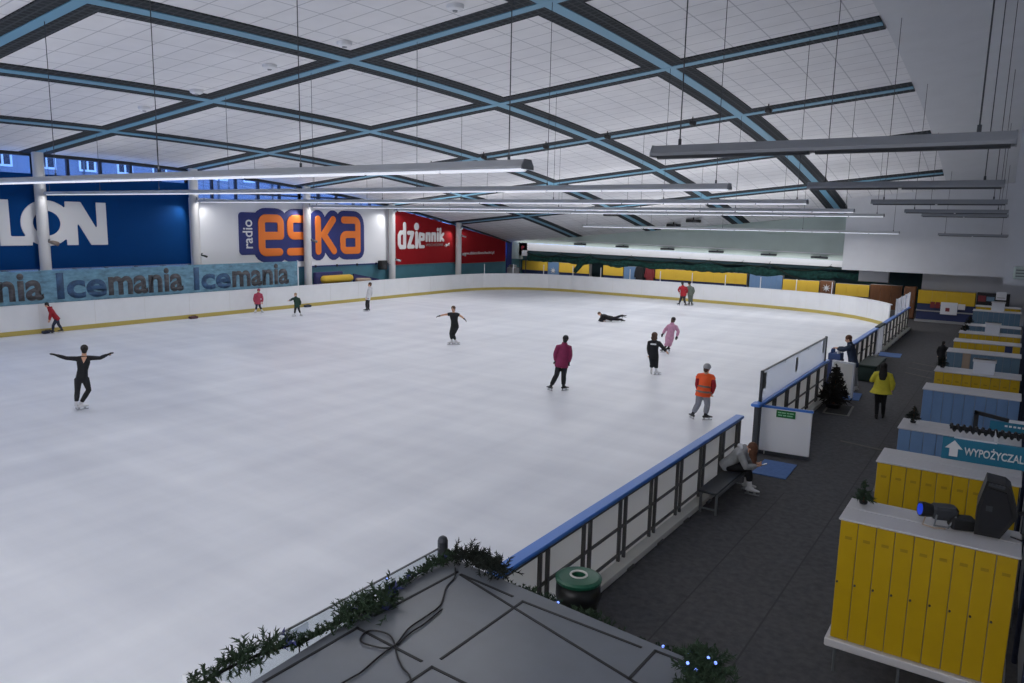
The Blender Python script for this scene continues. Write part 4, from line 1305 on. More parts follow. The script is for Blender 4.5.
# ================================================================== CEILING FITTINGS
def light_row(x0, x1, y, z, lit, label, group, step=4.6):
    t = thing('strip_light', label, 'ceiling light', (x0, y, z), group=group)
    L = x1 - x0
    prof = [(-.14, .0), (-.07, .025), (.07, .025), (.14, .0), (.14, .035), (.075, .125), (-.075, .125), (-.14, .035)]
    MB().prism(prof, (0, 0, 0), (0, 1, 0), (0, 0, 1), L).build('housing', 'fixture_white' if lit else 'fixture_grey', t)
    for e in (-.015, L):
        MB().prism([(-.145, -.006), (.145, -.006), (.145, .04), (.08, .13), (-.08, .13), (-.145, .04)], (e, 0, 0), (0, 1, 0), (0, 0, 1), .015).build('end_cap', 'fixture_grey', t)
    n = max(1, round(L / 1.55))
    for k in range(n):
        a = L * k / n + .03; c = L * (k + 1) / n - .03
        m = MB(); m.tube([(a, .0, .005), (c, .0, .005)], .036, 10)
        m.build('tube', 'tube_lit' if lit else 'tube_off', t)
    k = max(2, round(L / step) + 1)
    for j in range(k):
        xx = .3 + (L - .6) * j / (k - 1)
        top = zc(x0 + xx, y) - z
        m = MB(); m.tube([(xx, 0, .12), (xx, 0, top)], .008, 6); m.tube([(xx, 0, .12), (xx, 0, .2)], .02, 8)
        m.build('suspension_wire', 'wire', t)
    return t
G1 = 'lit strip lights over the ice'; G2 = 'unlit strip lights over the walkway side'
light_row(-36.0, -5.6, 8.55, 5.98, True, 'longest bright strip light over the ice, in front of the blue banner', G1)
light_row(-36.0, -5.3, 16.05, 6.08, True, 'bright strip light row crossing in front of the blue banner lettering', G1)
light_row(-36.0, -5.4, 23.6, 6.03, True, 'bright strip light row starting at the column beside the blue banner', G1)
light_row(-36.0, -5.4, 31.2, 5.97, True, 'bright strip light row starting at the column before the orange letters', G1)
light_row(-36.0, -5.4, 38.75, 5.95, True, 'bright strip light row starting at the column between white and red banners', G1)
light_row(-25.5, -5.6, 46.3, 5.16, True, 'strip light row hung lowest just before the far wall', G1)
light_row(-36.0, -5.4, 0.95, 5.98, True, 'strip light row added over the near ice to light it, just outside the view', G1)  # added row, out of view, to lift the light on the near ice
light_row(-36.0, -5.4, -6.2, 5.9, True, 'strip light row added over the near ice to light it, behind the viewer', G1)  # second added row, behind the camera, fill for the near end
light_row(-9.0, 1.6, -4.2, 7.2, True, 'unseen strip light added over the near end of the walkway to brighten it', G1)  # added lamp, never in view, brightens the walkway and locker fronts
light_row(-3.75, -.14, 8.55, 6.08, False, 'large unlit grey strip light above the locker rows', G2, 3.2)
light_row(-3.66, -.35, 16.05, 6.08, False, 'unlit strip light hanging second above the walkway', G2, 3.2)
light_row(-3.63, -.4, 23.6, 6.03, False, 'unlit strip light hanging third above the walkway', G2, 3.2)
light_row(-3.65, -.46, 31.2, 5.97, False, 'unlit strip light hanging fourth above the walkway', G2, 3.2)
light_row(-3.83, -.55, 38.75, 5.98, False, 'unlit strip light hanging fifth above the walkway', G2, 3.2)
light_row(-3.7, -.55, 46.3, 5.12, False, 'lowest unlit strip light in front of the grey soffit', G2, 2.6)

for x, y in ((-22.7, 14.9), (-18.8, 14.75), (-15.7, 14.8), (-11.8, 14.7), (-25.9, 14.95)):
    d = {-22.7: 'second', -18.8: 'third', -15.7: 'fourth', -11.8: 'fifth', -25.9: 'first'}[x]
    t = thing('smoke_detector', 'round white ceiling detector beside a beam, %s from the banner wall' % d, 'detector', (x, y, zc(x, y) - .1), group='ceiling detectors beside the beam')
    m = MB(); m.tube([(0, 0, -.02), (0, 0, .02), (0, 0, .11)], [.13, .2, .22], 18); m.build('body', 'white_paint', t)
    m = MB(); m.tube([(0, 0, -.05), (0, 0, -.02)], [.05, .07], 12); m.build('sensor', 'fixture_grey', t)
for k, x in enumerate((-25.87, -22.47, -18.85, -15.66, -11.74, -8.68)):
    d = ['first', 'second', 'third', 'fourth', 'fifth', 'sixth'][k]
    t = thing('ceiling_spotlight', 'small black ceiling spotlight under the cross beam, %s from the banner wall' % d, 'spotlight', (x, 30.35, zc(x, 30.35) - .22), group='black spotlights under the cross beam')
    MB().tube([(-.1, 0, 0), (.12, 0, -.05)], [.09, .11], 12).build('head', 'black', t)
    MB().tube([(0, 0, .05), (0, 0, .24)], .025, 8).build('stem', 'black', t)
for x, y, d in ((-24.0, 47.5, 'between the two middle lengthwise beams'), (-21.2, 52.2, 'close to the far wall'), (-19.4, 51.4, 'close to the far wall beside the central beam')):
    t = thing('projector', 'black box shaped projector on the ceiling ' + d, 'projector', (x, y, zc(x, y) - .34), group='black projectors on the ceiling')
    MB().cbox((-.5, -.2, 0), (.5, .2, .22), .04).build('body', 'black', t)
    MB().tube([(0, 0, .2), (0, 0, .36)], .05, 8).build('stem', 'black', t)
    MB().tube([(.2, -.2, .1), (.2, -.25, .1)], .08, 12).build('lens', 'steel_dark', t)
for k, x in enumerate((-29.8, -26.0, -22.2, -18.4, -14.6, -11.2)):
    d = ['first', 'second', 'third', 'fourth', 'fifth', 'sixth'][k]
    t = thing('linear_lamp', 'dark linear lamp over the white light band, %s from the banner wall' % d, 'lamp', (x, 53.7, top_band(x) + .08), group='linear lamps over the light band')
    MB().cbox((-.55, -.1, 0), (.55, .1, .14), .03).build('housing', 'steel_dark', t)
    MB().bar((0, .08, .1), (0, .32, .16), .06, .06).build('bracket', 'steel_dark', t)
t = thing('cable_pipe', 'thin pale pipe running along the wall above the white light band', 'pipe', (-34, 53.75, 0))
MB().tube([(0, 0, top_band(-34) + .36), (24.2, 0, top_band(-9.8) + .44)], .035, 8).build('pipe', 'white_paint', t)
for k in range(7): MB().tube([(k * 4, 0, top_band(-34 + k * 4) + .37 + k * .013), (k * 4, .26, top_band(-34 + k * 4) + .37 + k * .013)], .03, 6).build('clip', 'steel_grey', t)
# ================================================================== PEOPLE
def hand(mb, wr, d, k, palm_n, curl=.5):
    """palm, four fingers of unequal length and a thumb, growing from the wrist along d"""
    d = d.normalized()
    n = (palm_n - d * palm_n.dot(d))
    n = n.normalized() if n.length > 1e-3 else frame_of(d)[0]
    s = d.cross(n).normalized()
    pe = wr + d * .085 * k
    mb.tube([wr - d * .01 * k, wr + d * .04 * k, pe], [(.027 * k, .02 * k), (.042 * k, .017 * k), (.040 * k, .014 * k)], 10, side=s, round_cap=True)
    for i, (o, l) in enumerate(((-.03, .062), (-.01, .075), (.011, .07), (.03, .054))):
        b_ = pe + s * o * k - d * .01 * k
        d2 = (d * math.cos(curl * .6) + n * math.sin(curl * .6)); d3 = (d * math.cos(curl * 1.5) + n * math.sin(curl * 1.5))
        m_ = b_ + d2 * l * .58 * k
        mb.tube([b_, m_, m_ + d3 * l * .5 * k], [.0095 * k, .009 * k, .0078 * k], 7, round_cap=True)
    tb = wr + d * .025 * k - s * .034 * k
    td = (d * .75 - s * .6 + n * .3).normalized()
    mb.tube([tb, tb + td * .035 * k, tb + (td + d * .5).normalized() * .066 * k], [.013 * k, .011 * k, .009 * k], 7, round_cap=True)

def person(label, X, Y, k, pose, wear, fz=0.006, group=None, name='person'):
    """k = body scale (1 = 1.75 m). pose joints are metres in a local frame: x across the view, y away, z up"""
    rz = math.atan2(-X, Y)
    root = thing(name, label, 'person', (X, Y, fz), rz, group)
    P = {a: V(b_) for a, b_ in pose.items()}
    face = P['face'].normalized()
    hip, neck = P['hip'], P['neck']
    head = neck + (P['head'] - neck) * .86
    shL, shR = P['shL'], P['shR']
    sidev = (shR - shL); sidev = sidev.normalized()
    dz_ = (neck - hip).normalized() * (.022 * k); shL = shL - dz_; shR = shR - dz_
    hside = P.get('hside', sidev).normalized()
    hpL = hip - hside * .088 * k - V((0, 0, .03 * k)); hpR = hip + hside * .088 * k - V((0, 0, .03 * k))
    skates = wear.get('skates')
    up = (neck - hip).normalized()
    # ---- body
    b_ = MB()
    waist = hip.lerp(neck, .38); chest = hip.lerp(neck, .72); top = hip.lerp(neck, .90); trap = hip.lerp(neck, .97)
    fat = wear.get('fat', 1.0)
    b_.tube([hip - up * .04 * k, hip, waist, chest, top, trap, neck + up * .03 * k],
            [(.135 * k * fat, .10 * k * fat), (.165 * k * fat, .115 * k * fat), (.13 * k * fat, .095 * k * fat), (.158 * k, .112 * k), (.138 * k, .092 * k), (.088 * k, .07 * k), (.05 * k, .052 * k)], 18, side=sidev, round_cap=True)
    hd = (head - neck).normalized() if (head - neck).length > .02 else V((0, 0, 1))
    b_.tube([neck - up * .03 * k, neck.lerp(head, .6)], [.062 * k, .058 * k], 12)
    for s_, e, w in ((shL, P['elL'], P['wrL']), (shR, P['elR'], P['wrR'])):
        b_.tube([top + (s_ - top) * .3, s_, s_.lerp(e, .5), e, e.lerp(w, .35), w], [.062 * k, .060 * k, .049 * k, .040 * k, .042 * k, .027 * k], 10, round_cap=True)
        hand(b_, w, (w - e), k, P.get('palm', V((0, 0, -1)) + face * .3), wear.get('curl', .5))
    # head: skull, jaw, nose, ears
    fz_ = face - hd * face.dot(hd)
    fz_ = fz_.normalized() if fz_.length > 1e-3 else frame_of(hd)[0]
    ear = hd.cross(fz_).normalized()
    b_.ball(head + hd * .025 * k - fz_ * .008 * k, (.074 * k, .094 * k, .098 * k), 16, 12, ax=(ear, fz_, hd))
    b_.tube([head + fz_ * .03 * k + hd * .01 * k, head + fz_ * .048 * k - hd * .055 * k, head + fz_ * .056 * k - hd * .098 * k], [(.064 * k, .055 * k), (.054 * k, .045 * k), (.03 * k, .026 * k)], 12, side=ear, round_cap=True)
    b_.tube([head + fz_ * .082 * k + hd * .018 * k, head + fz_ * .104 * k - hd * .022 * k], [.010 * k, .017 * k], 8, round_cap=True)
    b_.tube([head + fz_ * .086 * k - hd * .056 * k - ear * .02 * k, head + fz_ * .092 * k - hd * .056 * k, head + fz_ * .086 * k - hd * .056 * k + ear * .02 * k], .008 * k, 6, round_cap=True)
    for s in (-1, 1):
        b_.ball(head + ear * s * .076 * k - fz_ * .004 * k - hd * .005 * k, (.014 * k, .024 * k, .034 * k), 8, 6, ax=(ear, fz_, hd))
    sole = []
    for h_, kn, an, toe in ((hpL, P['knL'], P['anL'], P['toeL']), (hpR, P['knR'], P['anR'], P['toeR'])):
        b_.tube([hip + (h_ - hip) * .6, h_, h_.lerp(kn, .45), kn, kn.lerp(an, .35), an], [.092 * k, .092 * k, .076 * k, .056 * k, .055 * k, .036 * k], 12, round_cap=True)
        td = toe.normalized()
        dn = P.get('down', V((0, 0, -1)))
        heel = an - td * .05 * k + dn * .055 * k; ball = an + td * .13 * k + dn * .065 * k; tip = an + td * .185 * k + dn * .068 * k
        b_.tube([an, an + dn * .02 * k + td * .01 * k, ball, tip], [(.036 * k, .036 * k), (.038 * k, .05 * k), (.042 * k, .024 * k), (.03 * k, .016 * k)], 10, side=dn.cross(td), round_cap=True)
        b_.tube([heel, an + td * .03 * k + dn * .055 * k], [.032 * k, .034 * k], 8, round_cap=True)
        sole.append((an, td, dn))
    obj_from_mesh('body', remesh(b_, .0095 if k > .75 else .0085, 1), wear.get('skin', 'skin'), root)
    if wear.get('eyes', False):
        for s in (-1, 1):
            e = MB(); e.ball(head + ear * s * .03 * k + fz_ * .083 * k + hd * .012 * k, .0125 * k, 8, 6)
            e.build('eye', 'black', root)
    # ---- jacket
    J = wear.get('top')
    if J:
        m, style = J
        t = MB(); g = .026 * k if style != 'tight' else .008 * k
        hem = P.get('hem')
        lowz = .02 if style in ('tight', 'tshirt') else .10
        lo = hip - up * lowz * k
        pts = [lo, hip, waist, chest, top, trap, neck + up * ((.085 if style in ('loose', 'coat') else .005) * k)]
        rr = [(.172 * k * fat + g, .125 * k * fat + g), (.166 * k * fat + g, .12 * k * fat + g), (.138 * k * fat + g, .10 * k * fat + g), (.160 * k + g, .115 * k + g), (.138 * k + g, .095 * k + g), (.088 * k + g, .074 * k + g), (.058 * k + g * .6, .06 * k + g * .6)]
        if style == 'coat':
            z0 = hem.z
            pts = [V((hip.x, hip.y, z0)), hip.lerp(V((hip.x, hip.y, z0)), .5)] + pts[1:]
            rr = [(.315 * k, .27 * k), (.27 * k, .22 * k), (.23 * k, .18 * k), (.195 * k, .15 * k)] + rr[3:]
        t.tube(pts, rr, 20, side=sidev)
        for s_, e, w in ((shL, P['elL'], P['wrL']), (shR, P['elR'], P['wrR'])):
            a = top + (s_ - top) * .3
            if style == 'vest':
                t.tube([a, s_, s_ + (e - s_) * .12], [.07 * k + g, .062 * k + g, .058 * k + g], 12, round_cap=True)
            elif style == 'tshirt':
                t.tube([a, s_, s_.lerp(e, .45)], [.066 * k + g * .5, .066 * k + g * .5, .062 * k + g * .5], 12)
            else:
                t.tube([a, s_, s_.lerp(e, .5), e, e.lerp(w, .4), w - (w - e).normalized() * .015 * k], [.066 * k + g, .062 * k + g, .052 * k + g, .045 * k + g, .045 * k + g, .034 * k + g * .7], 12)
        obj_from_mesh('jacket' if style not in ('tshirt', 'tight', 'vest') else {'tshirt': 't_shirt', 'tight': 'bodysuit_top', 'vest': 'safety_vest'}[style], remesh(t, .014), m, root)
    U = wear.get('under')
    if U:      # sleeves of the garment under a vest
        t = MB(); g = .018 * k
        t.tube([hip - up * .05 * k, waist, chest, top, neck], [(.168 * k * fat + g, .125 * k * fat + g), (.14 * k * fat + g, .1 * k * fat + g), (.16 * k + g, .112 * k + g), (.125 * k + g, .088 * k + g), (.055 * k + g, .055 * k + g)], 18, side=sidev)
        for s_, e, w in ((shL, P['elL'], P['wrL']), (shR, P['elR'], P['wrR'])):
            a = top + (s_ - top) * .3
            t.tube([a, s_, s_.lerp(e, .5), e, e.lerp(w, .4), w], [.066 * k + g, .062 * k + g, .054 * k + g, .048 * k + g, .046 * k + g, .034 * k + g], 12)
        obj_from_mesh('jacket', remesh(t, .014), U, root)
    if wear.get('bands'):
        for q in (.1, .38):
            c = hip.lerp(neck, q)
            bm_ = MB(); bm_.tube([c - up * .022 * k, c + up * .022 * k], (.172 * k * fat + .034 * k, .128 * k * fat + .034 * k) if q < .2 else (.145 * k * fat + .034 * k, .106 * k * fat + .034 * k), 24, side=sidev, cap=False)
            bm_.build('reflective_band', wear['bands'], root, smooth=True)
    if wear.get('text_band'):
        c = hip.lerp(neck, .80); bk = -face
        s = MB(); s.bar(c + bk * .150 * k - sidev * .11 * k, c + bk * .150 * k + sidev * .11 * k, .02, .05, up=up)
        s.build('back_print', wear['text_band'], root)
    if wear.get('neckline'):
        s = MB(); c = hip.lerp(neck, .9)
        s.prism([(-.07 * k, .05 * k), (0, -.13 * k), (.07 * k, .05 * k)], c - face * .100 * k, sidev, up, .022 * k)
        s.build('back_neckline', wear['neckline'], root)
    # ---- trousers
    T = wear.get('legs')
    if T:
        m, loose = T
        g = loose * k
        t = MB()
        t.tube([hip + up * .07 * k, hip, hip - V((0, 0, .10 * k)) if P.get('seated') is None else hip - up * .10 * k], [(.15 * k * fat + g * .6, .11 * k * fat + g * .6), (.172 * k * fat + g, .125 * k * fat + g), (.15 * k * fat + g, .115 * k * fat + g)], 16, side=hside)
        for h_, kn, an in ((hpL, P['knL'], P['anL']), (hpR, P['knR'], P['anR'])):
            t.tube([hip + (h_ - hip) * .6, h_, h_.lerp(kn, .45), kn, kn.lerp(an, .4), an + (kn - an).normalized() * wear.get('cuff', .05) * k],
                   [.094 * k + g, .094 * k + g, .08 * k + g, .061 * k + g * 1.1, .059 * k + g * 1.2, .043 * k + g * 1.3], 12)
        obj_from_mesh('trousers', remesh(t, .014), m, root)
    # ---- skates or shoes
    bm_ = wear.get('boots', 'skate_black')
    for an, td, dn in sole:
        kd = (P['knL'] - an) if (an - P['anL']).length < 1e-6 else (P['knR'] - an)
        kd.normalize()
        t = MB(); sd = dn.cross(td)
        t.tube([an + kd * (.11 if skates else .02) * k, an, an + td * .02 * k + dn * .035 * k, an + td * .12 * k + dn * .062 * k, an + td * .20 * k + dn * .068 * k],
               [(.05 * k, .054 * k), (.046 * k, .05 * k), (.05 * k, .056 * k), (.05 * k, .032 * k), (.036 * k, .02 * k)], 12, side=sd, round_cap=True)
        t.tube([an - td * .055 * k + dn * .055 * k, an + td * .06 * k + dn * .06 * k], [.036 * k, .04 * k], 10, round_cap=True)
        o = obj_from_mesh('skate' if skates else 'shoe', remesh(t, .012), bm_, root)
        if skates:
            q = MB()
            zz = dn * .088 * k
            for s in (-.035, .11): q.bar(an + td * s * k + zz, an + td * s * k + zz + dn * .05 * k, .018 * k, .05 * k, up=td)
            q.bar(an - td * .09 * k + dn * .150 * k, an + td * .21 * k + dn * .150 * k, .006, .026 * k, up=dn)
            q.build('blade', 'silver', o)
    # ---- hair / hat
    H = wear.get('hair')
    if H:
        m, style = H
        t = MB(); e = 1.2
        if style == 'big': e = 1.5
        t.ball(head + hd * .04 * k - fz_ * .028 * k, (.08 * k * e, .09 * k * e, .084 * k * e), 16, 12, ax=(ear, fz_, hd))
        if style in ('short', 'bun'): t.ball(head - fz_ * .055 * k - hd * .04 * k, (.072 * k, .05 * k, .07 * k), 12, 8, ax=(ear, fz_, hd))
        if style == 'long':
            t.tube([head + hd * .03 * k - fz_ * .05 * k, head - fz_ * .075 * k - hd * .08 * k, neck - face * .10 * k - up * .06 * k, neck - face * .125 * k - up * .2 * k], [(.085 * k, .055 * k), (.105 * k, .05 * k), (.12 * k, .045 * k), (.085 * k, .03 * k)], 14, side=ear, round_cap=True)
        if style == 'hang':
            t.tube([head + hd * .05 * k, head + fz_ * .03 * k - ear * .0 * k + V((.03, -.03, -.10)) * k, head + V((.08, -.05, -.24)) * k, head + V((.09, -.05, -.36)) * k], [.09 * k, .085 * k, .055 * k, .022 * k], 12, round_cap=True)
        if style == 'bun':
            t.ball(head - fz_ * .11 * k + hd * .06 * k, .045 * k, 12, 8)
        if style == 'big':
            t.ball(head - fz_ * .05 * k - hd * .07 * k, (.125 * k, .10 * k, .11 * k), 14, 10)
        obj_from_mesh('hair', remesh(t, .011, 1), m, root)
    C = wear.get('cap')
    if C:
        m, style = C
        t = MB()
        t.ball(head + hd * .05 * k - fz_ * .018 * k, (.104 * k, .122 * k, .104 * k), 16, 10, ax=(ear, fz_, hd))
        if style == 'peak':
            t.tube([head + hd * .045 * k + fz_ * .07 * k, head + hd * .035 * k + fz_ * .16 * k], [(.07 * k, .014 * k), (.05 * k, .01 * k)], 12, side=ear, round_cap=True)
        obj_from_mesh('cap' if style == 'peak' else 'beanie', remesh(t, .010, 1), m, root)
    if wear.get('hood'):
        t = MB(); t.tube([neck - face * .07 * k - sidev * .09 * k, neck - face * .11 * k - up * .02 * k, neck - face * .07 * k + sidev * .09 * k], [.04 * k, .06 * k, .04 * k], 12, round_cap=True)
        obj_from_mesh('hood', remesh(t, .012), wear['hood'], root)
    if wear.get('gloves'):
        for e, w in ((P['elL'], P['wrL']), (P['elR'], P['wrR'])):
            t = MB(); hand(t, w - (w - e).normalized() * .012 * k, (w - e), k * 1.14, P.get('palm', V((0, 0, -1)) + face * .3), wear.get('curl', .5))
            t.tube([w - (w - e).normalized() * .05 * k, w], .034 * k, 10, round_cap=True)
            obj_from_mesh('glove', remesh(t, .0085, 1), wear['gloves'], root)
    return root

def px(fx, fy, s, lean=0.0, **j):
    """joints read across and up in units of 1/s m from the foot point"""
    out = {}
    for a, b_ in j.items():
        if a in ('face', 'toeL', 'toeR', 'palm', 'hside', 'down', 'seated'): out[a] = b_; continue
        out[a] = ((b_[0] - fx - lean * (fy - b_[1])) / s, b_[2] if len(b_) > 2 else 0.0, (fy - b_[1]) / s)
    return out

person('person in black catsuit seen from behind, arms spread wide, white skates', -20.52, 9.53, .97, px(80, 411, 36.6, -.07,
    head=(84.5, 348.8), neck=(84.5, 356.3), hip=(82.6, 378.5), shL=(78.6, 358), shR=(90, 358), elL=(69.3, 357.4), wrL=(61.2, 354), elR=(98.2, 359.4), wrR=(104.6, 356.6),
    knL=(79, 391, -.02), anL=(78.2, 404.6, .06), knR=(88.6, 390, -.12), anR=(81.6, 404.8, .06), face=(0, 1, 0), toeL=(-.15, 1, 0), toeR=(1, .35, 0)),
    dict(top=('cloth_black', 'tight'), legs=('cloth_black', .009), fat=.88, skates=1, boots='skate_white', hair=('hair_dark', 'bun'), cuff=.10, neckline='skin', curl=.2, gloves='cloth_black'))
person('child in red jacket bending forward with dark trousers near the dark ice box', -34.95, 15.5, .82, px(52, 332, 22, -.075,
    head=(44.3, 303.5), neck=(46.6, 307), hip=(53, 317.5), shL=(48.2, 308.2, -.15), shR=(48.2, 308.2, .15), elL=(47.6, 313.5, -.2), wrL=(46.9, 318.3, -.22), elR=(48.2, 313.5, .2), wrR=(47.6, 318, .22),
    knL=(50.2, 323.8, -.09), anL=(50, 328.8, -.09), knR=(54.8, 323.8, .09), anR=(57.6, 328.6, .12), face=(-1, 0, -.5), toeL=(-1, 0, 0), toeR=(-1, .1, 0)),
    dict(top=('cloth_red', 'loose'), legs=('cloth_navy', .012), skates=1, boots='skate_black', hair=('hair_dark', 'short'), hood='cloth_red'))
person('child in rose jacket and dark trousers by the boards under the aqua strip', -34.75, 26.0, .82, px(256.6, 313, 18, -.035,
    head=(257.2, 290), neck=(257, 293), hip=(256.7, 302.3), shL=(254, 294), shR=(260, 294), elL=(253, 298.5), wrL=(253.4, 302), elR=(261, 298.5), wrR=(260.6, 302),
    knL=(255.4, 306.3), anL=(254.6, 310), knR=(258.4, 306.2), anR=(260.3, 309.8), face=(-.3, -1, 0), toeL=(-.6, -1, 0), toeR=(.7, -1, 0)),
    dict(top=('cloth_rose', 'loose'), legs=('cloth_navy', .01), skates=1, boots='skate_white', hair=('hair_dark', 'short'), cap=('cloth_rose', 'beanie'), hood='cloth_rose'))
person('fair haired child in dark green jacket holding one arm out, white skates', -32.0, 26.41, .78, px(296.5, 317, 18.3, -.025,
    head=(295.4, 294.6), neck=(295.8, 297.6), hip=(297, 306.2), shL=(293, 298.6), shR=(298.8, 298.8), elL=(291, 300.2), wrL=(289.6, 300.4, -.1), elR=(300.2, 302.4), wrR=(299.6, 305.6),
    knL=(295.2, 310.6), anL=(294.7, 314.1), knR=(299, 310.3), anR=(300.4, 313.8), face=(-.8, -.7, 0), toeL=(-1, -.4, 0), toeR=(.8, -.8, 0)),
    dict(top=('cloth_green', 'loose'), legs=('cloth_black', .008), skates=1, boots='skate_white', hair=('hair_blond', 'short')))
person('person in white hooded top and dark trousers, skating in profile by the boards', -31.08, 30.83, .98, px(367.6, 311.5, 17.2, -.01,
    head=(369.6, 284), neck=(369.9, 287.8), hip=(368, 298), shL=(369.6, 289, -.18), shR=(370.6, 289, .18), elL=(368.4, 293.5, -.24), wrL=(366.8, 297.3, -.24), elR=(371.6, 293.7, .25), wrR=(370, 298, .26),
    knL=(366.6, 303.6, -.09), anL=(366.9, 308.6, -.09), knR=(368.2, 303.8, .1), anR=(368.6, 308.6, .1), face=(-1, -.15, 0), toeL=(-1, 0, 0), toeR=(-1, 0, 0)),
    dict(top=('cloth_white', 'loose'), legs=('cloth_black', .018), skates=1, boots='skate_black', hair=('hair_brown', 'short'), hood='cloth_white'))
person('skater in black short sleeved top and leggings with both arms held out, white skates', -19.86, 24.8, .98, px(452.7, 345, 23, .01,
    head=(453, 308.4), neck=(453.4, 312.6), hip=(454.6, 326), shL=(450.2, 313.6), shR=(457, 313.8), elL=(444, 315), wrL=(439.2, 316.2), elR=(461.2, 316.4), wrR=(464, 318.9),
    knL=(450.6, 332.8, -.26), anL=(451.8, 341, -.02), knR=(453.2, 334, -.24), anR=(455.4, 341.2, .06), face=(-.5, -1, 0), toeL=(-1, -.25, 0), toeR=(1, -.2, 0)),
    dict(top=('cloth_black', 'tshirt'), legs=('cloth_black', .010), fat=.92, skates=1, boots='skate_white', hair=('hair_brown', 'bun'), gloves='cloth_black', cuff=.14, eyes=True))
person('person in maroon jacket and black trousers skating away with dark short hair', -11.68, 20.02, 1.0, px(559, 391, 30.3, .033,
    head=(565.4, 339.4), neck=(564.2, 345.6), hip=(561.6, 364.5), shL=(558, 347.6), shR=(569.2, 347.8), elL=(555.4, 355), wrL=(555.6, 362), elR=(569.8, 355.5), wrR=(568.4, 362.6),
    knL=(556.6, 375, -.06), anL=(551.2, 385.6, -.1), knR=(563.4, 376), anR=(563.2, 386.2, .05), face=(.15, 1, 0), toeL=(-.6, .8, 0), toeR=(.8, .6, 0)),
    dict(top=('cloth_maroon', 'loose'), legs=('cloth_black', .018), skates=1, boots='skate_black', hair=('hair_dark', 'short'), gloves='cloth_black', fat=1.12, curl=1.0))
person('person in black clothes lying on the ice with one leg raised', -18.45, 36.76, .98,
    dict(head=(-.50, .05, .40), neck=(-.36, .05, .30), hip=(.14, .05, .17), shL=(-.34, -.12, .30), shR=(-.30, .2, .26), elL=(-.48, -.2, .06), wrL=(-.24, -.28, .05), elR=(-.36, .36, .07), wrR=(-.12, .40, .05),
         knL=(.45, -.05, .24), anL=(.78, -.05, .38), knR=(.5, .16, .10), anR=(.74, .2, .12), face=(-.4, -.8, -.2), toeL=(.9, -.2, .3), toeR=(.9, .3, 0), down=(.3, 0, -1), hside=(0, 1, 0)),
    dict(top=('cloth_black', 'loose'), legs=('cloth_black', .012), skates=1, boots='skate_black', hair=('hair_brown', 'short')))
person('dark haired person in pink suit leaning while gliding, black gloves and skates', -11.96, 29.4, .95, px(666, 352, 23.5, .054,
    head=(672.8, 319), neck=(672, 324), hip=(669.6, 336.5), shL=(668.6, 325.6), shR=(675.8, 326), elL=(665, 330), wrL=(663, 333.6, -.1), elR=(678, 331), wrR=(676.4, 336),
    knL=(667, 342.6, -.12), anL=(664.4, 348.4, -.1), knR=(670, 343, -.05), anR=(668.4, 348, .12), face=(-.7, -.7, 0), toeL=(-1, -.4, 0), toeR=(-.9, -.4, 0)),
    dict(top=('cloth_pink', 'loose'), legs=('cloth_pink', .024), skates=1, boots='skate_black', hair=('hair_dark', 'short'), skin='skin_brown', gloves='cloth_black', cuff=.14, eyes=True))
person('person with big curly hair in black jacket with pale back print, white skates', -10.35, 24.45, .92, px(654.4, 375, 27.5, .052,
    head=(655, 335.6), neck=(654.6, 341), hip=(654, 355.6), shL=(649.8, 342.6), shR=(659.4, 342.8), elL=(649, 349.4), wrL=(649.6, 355.4), elR=(662.8, 347.4), wrR=(666.2, 350.8),
    knL=(652.2, 364), anL=(651.8, 370.4), knR=(656.4, 364.2), anR=(656.3, 370.6, -.05), face=(.2, 1, 0), toeL=(-.2, 1, 0), toeR=(1, .2, 0)),
    dict(top=('cloth_black', 'loose'), legs=('cloth_black', .018), skates=1, boots='skate_white', hair=('hair_brown', 'big'), text_band='ink_white', cuff=.1))
person('person in orange safety vest over red jacket, grey trousers and grey cap', -6.8, 19.4, .97, px(700, 420, 35.4, .063,
    head=(707.2, 367.6), neck=(706, 374), hip=(703.4, 392.4), shL=(699.2, 376), shR=(712.2, 376.2), elL=(697.6, 384.6), wrL=(699.2, 392.4, .1), elR=(713.6, 385), wrR=(711.6, 393, .1),
    knL=(698.6, 404), anL=(693.6, 414), knR=(707.2, 404.4), anR=(705.4, 414.2), face=(.55, .85, 0), toeL=(-.5, .9, 0), toeR=(.9, .4, 0)),
    dict(top=('hivis', 'vest'), under='cloth_red', legs=('cloth_grey', .02), skates=1, boots='skate_black', hair=('hair_brown', 'short'), cap=('cloth_lightgrey', 'peak'), bands='hivis_band', fat=1.12, curl=1.2))
person('person in red top and dark trousers bending beside another skater at the far boards', -18.43, 47.72, .97, px(682.4, 306, 14.4, .058,
    head=(682.4, 284), neck=(682.8, 287), hip=(683.2, 295), shL=(680, 287.9), shR=(685.8, 287.9), elL=(678.8, 290.6), wrL=(679.6, 293, .1), elR=(687, 290.8), wrR=(686.4, 293.4, .1),
    knL=(680.8, 299.8), anL=(679.4, 303.4), knR=(684.2, 299.8), anR=(685.2, 303.6), face=(-.2, .9, -.5), toeL=(-.8, .6, 0), toeR=(.6, .8, 0)),
    dict(top=('cloth_red', 'loose'), legs=('cloth_charcoal', .018), skates=1, boots='skate_black', hair=('hair_dark', 'short'), fat=1.1))
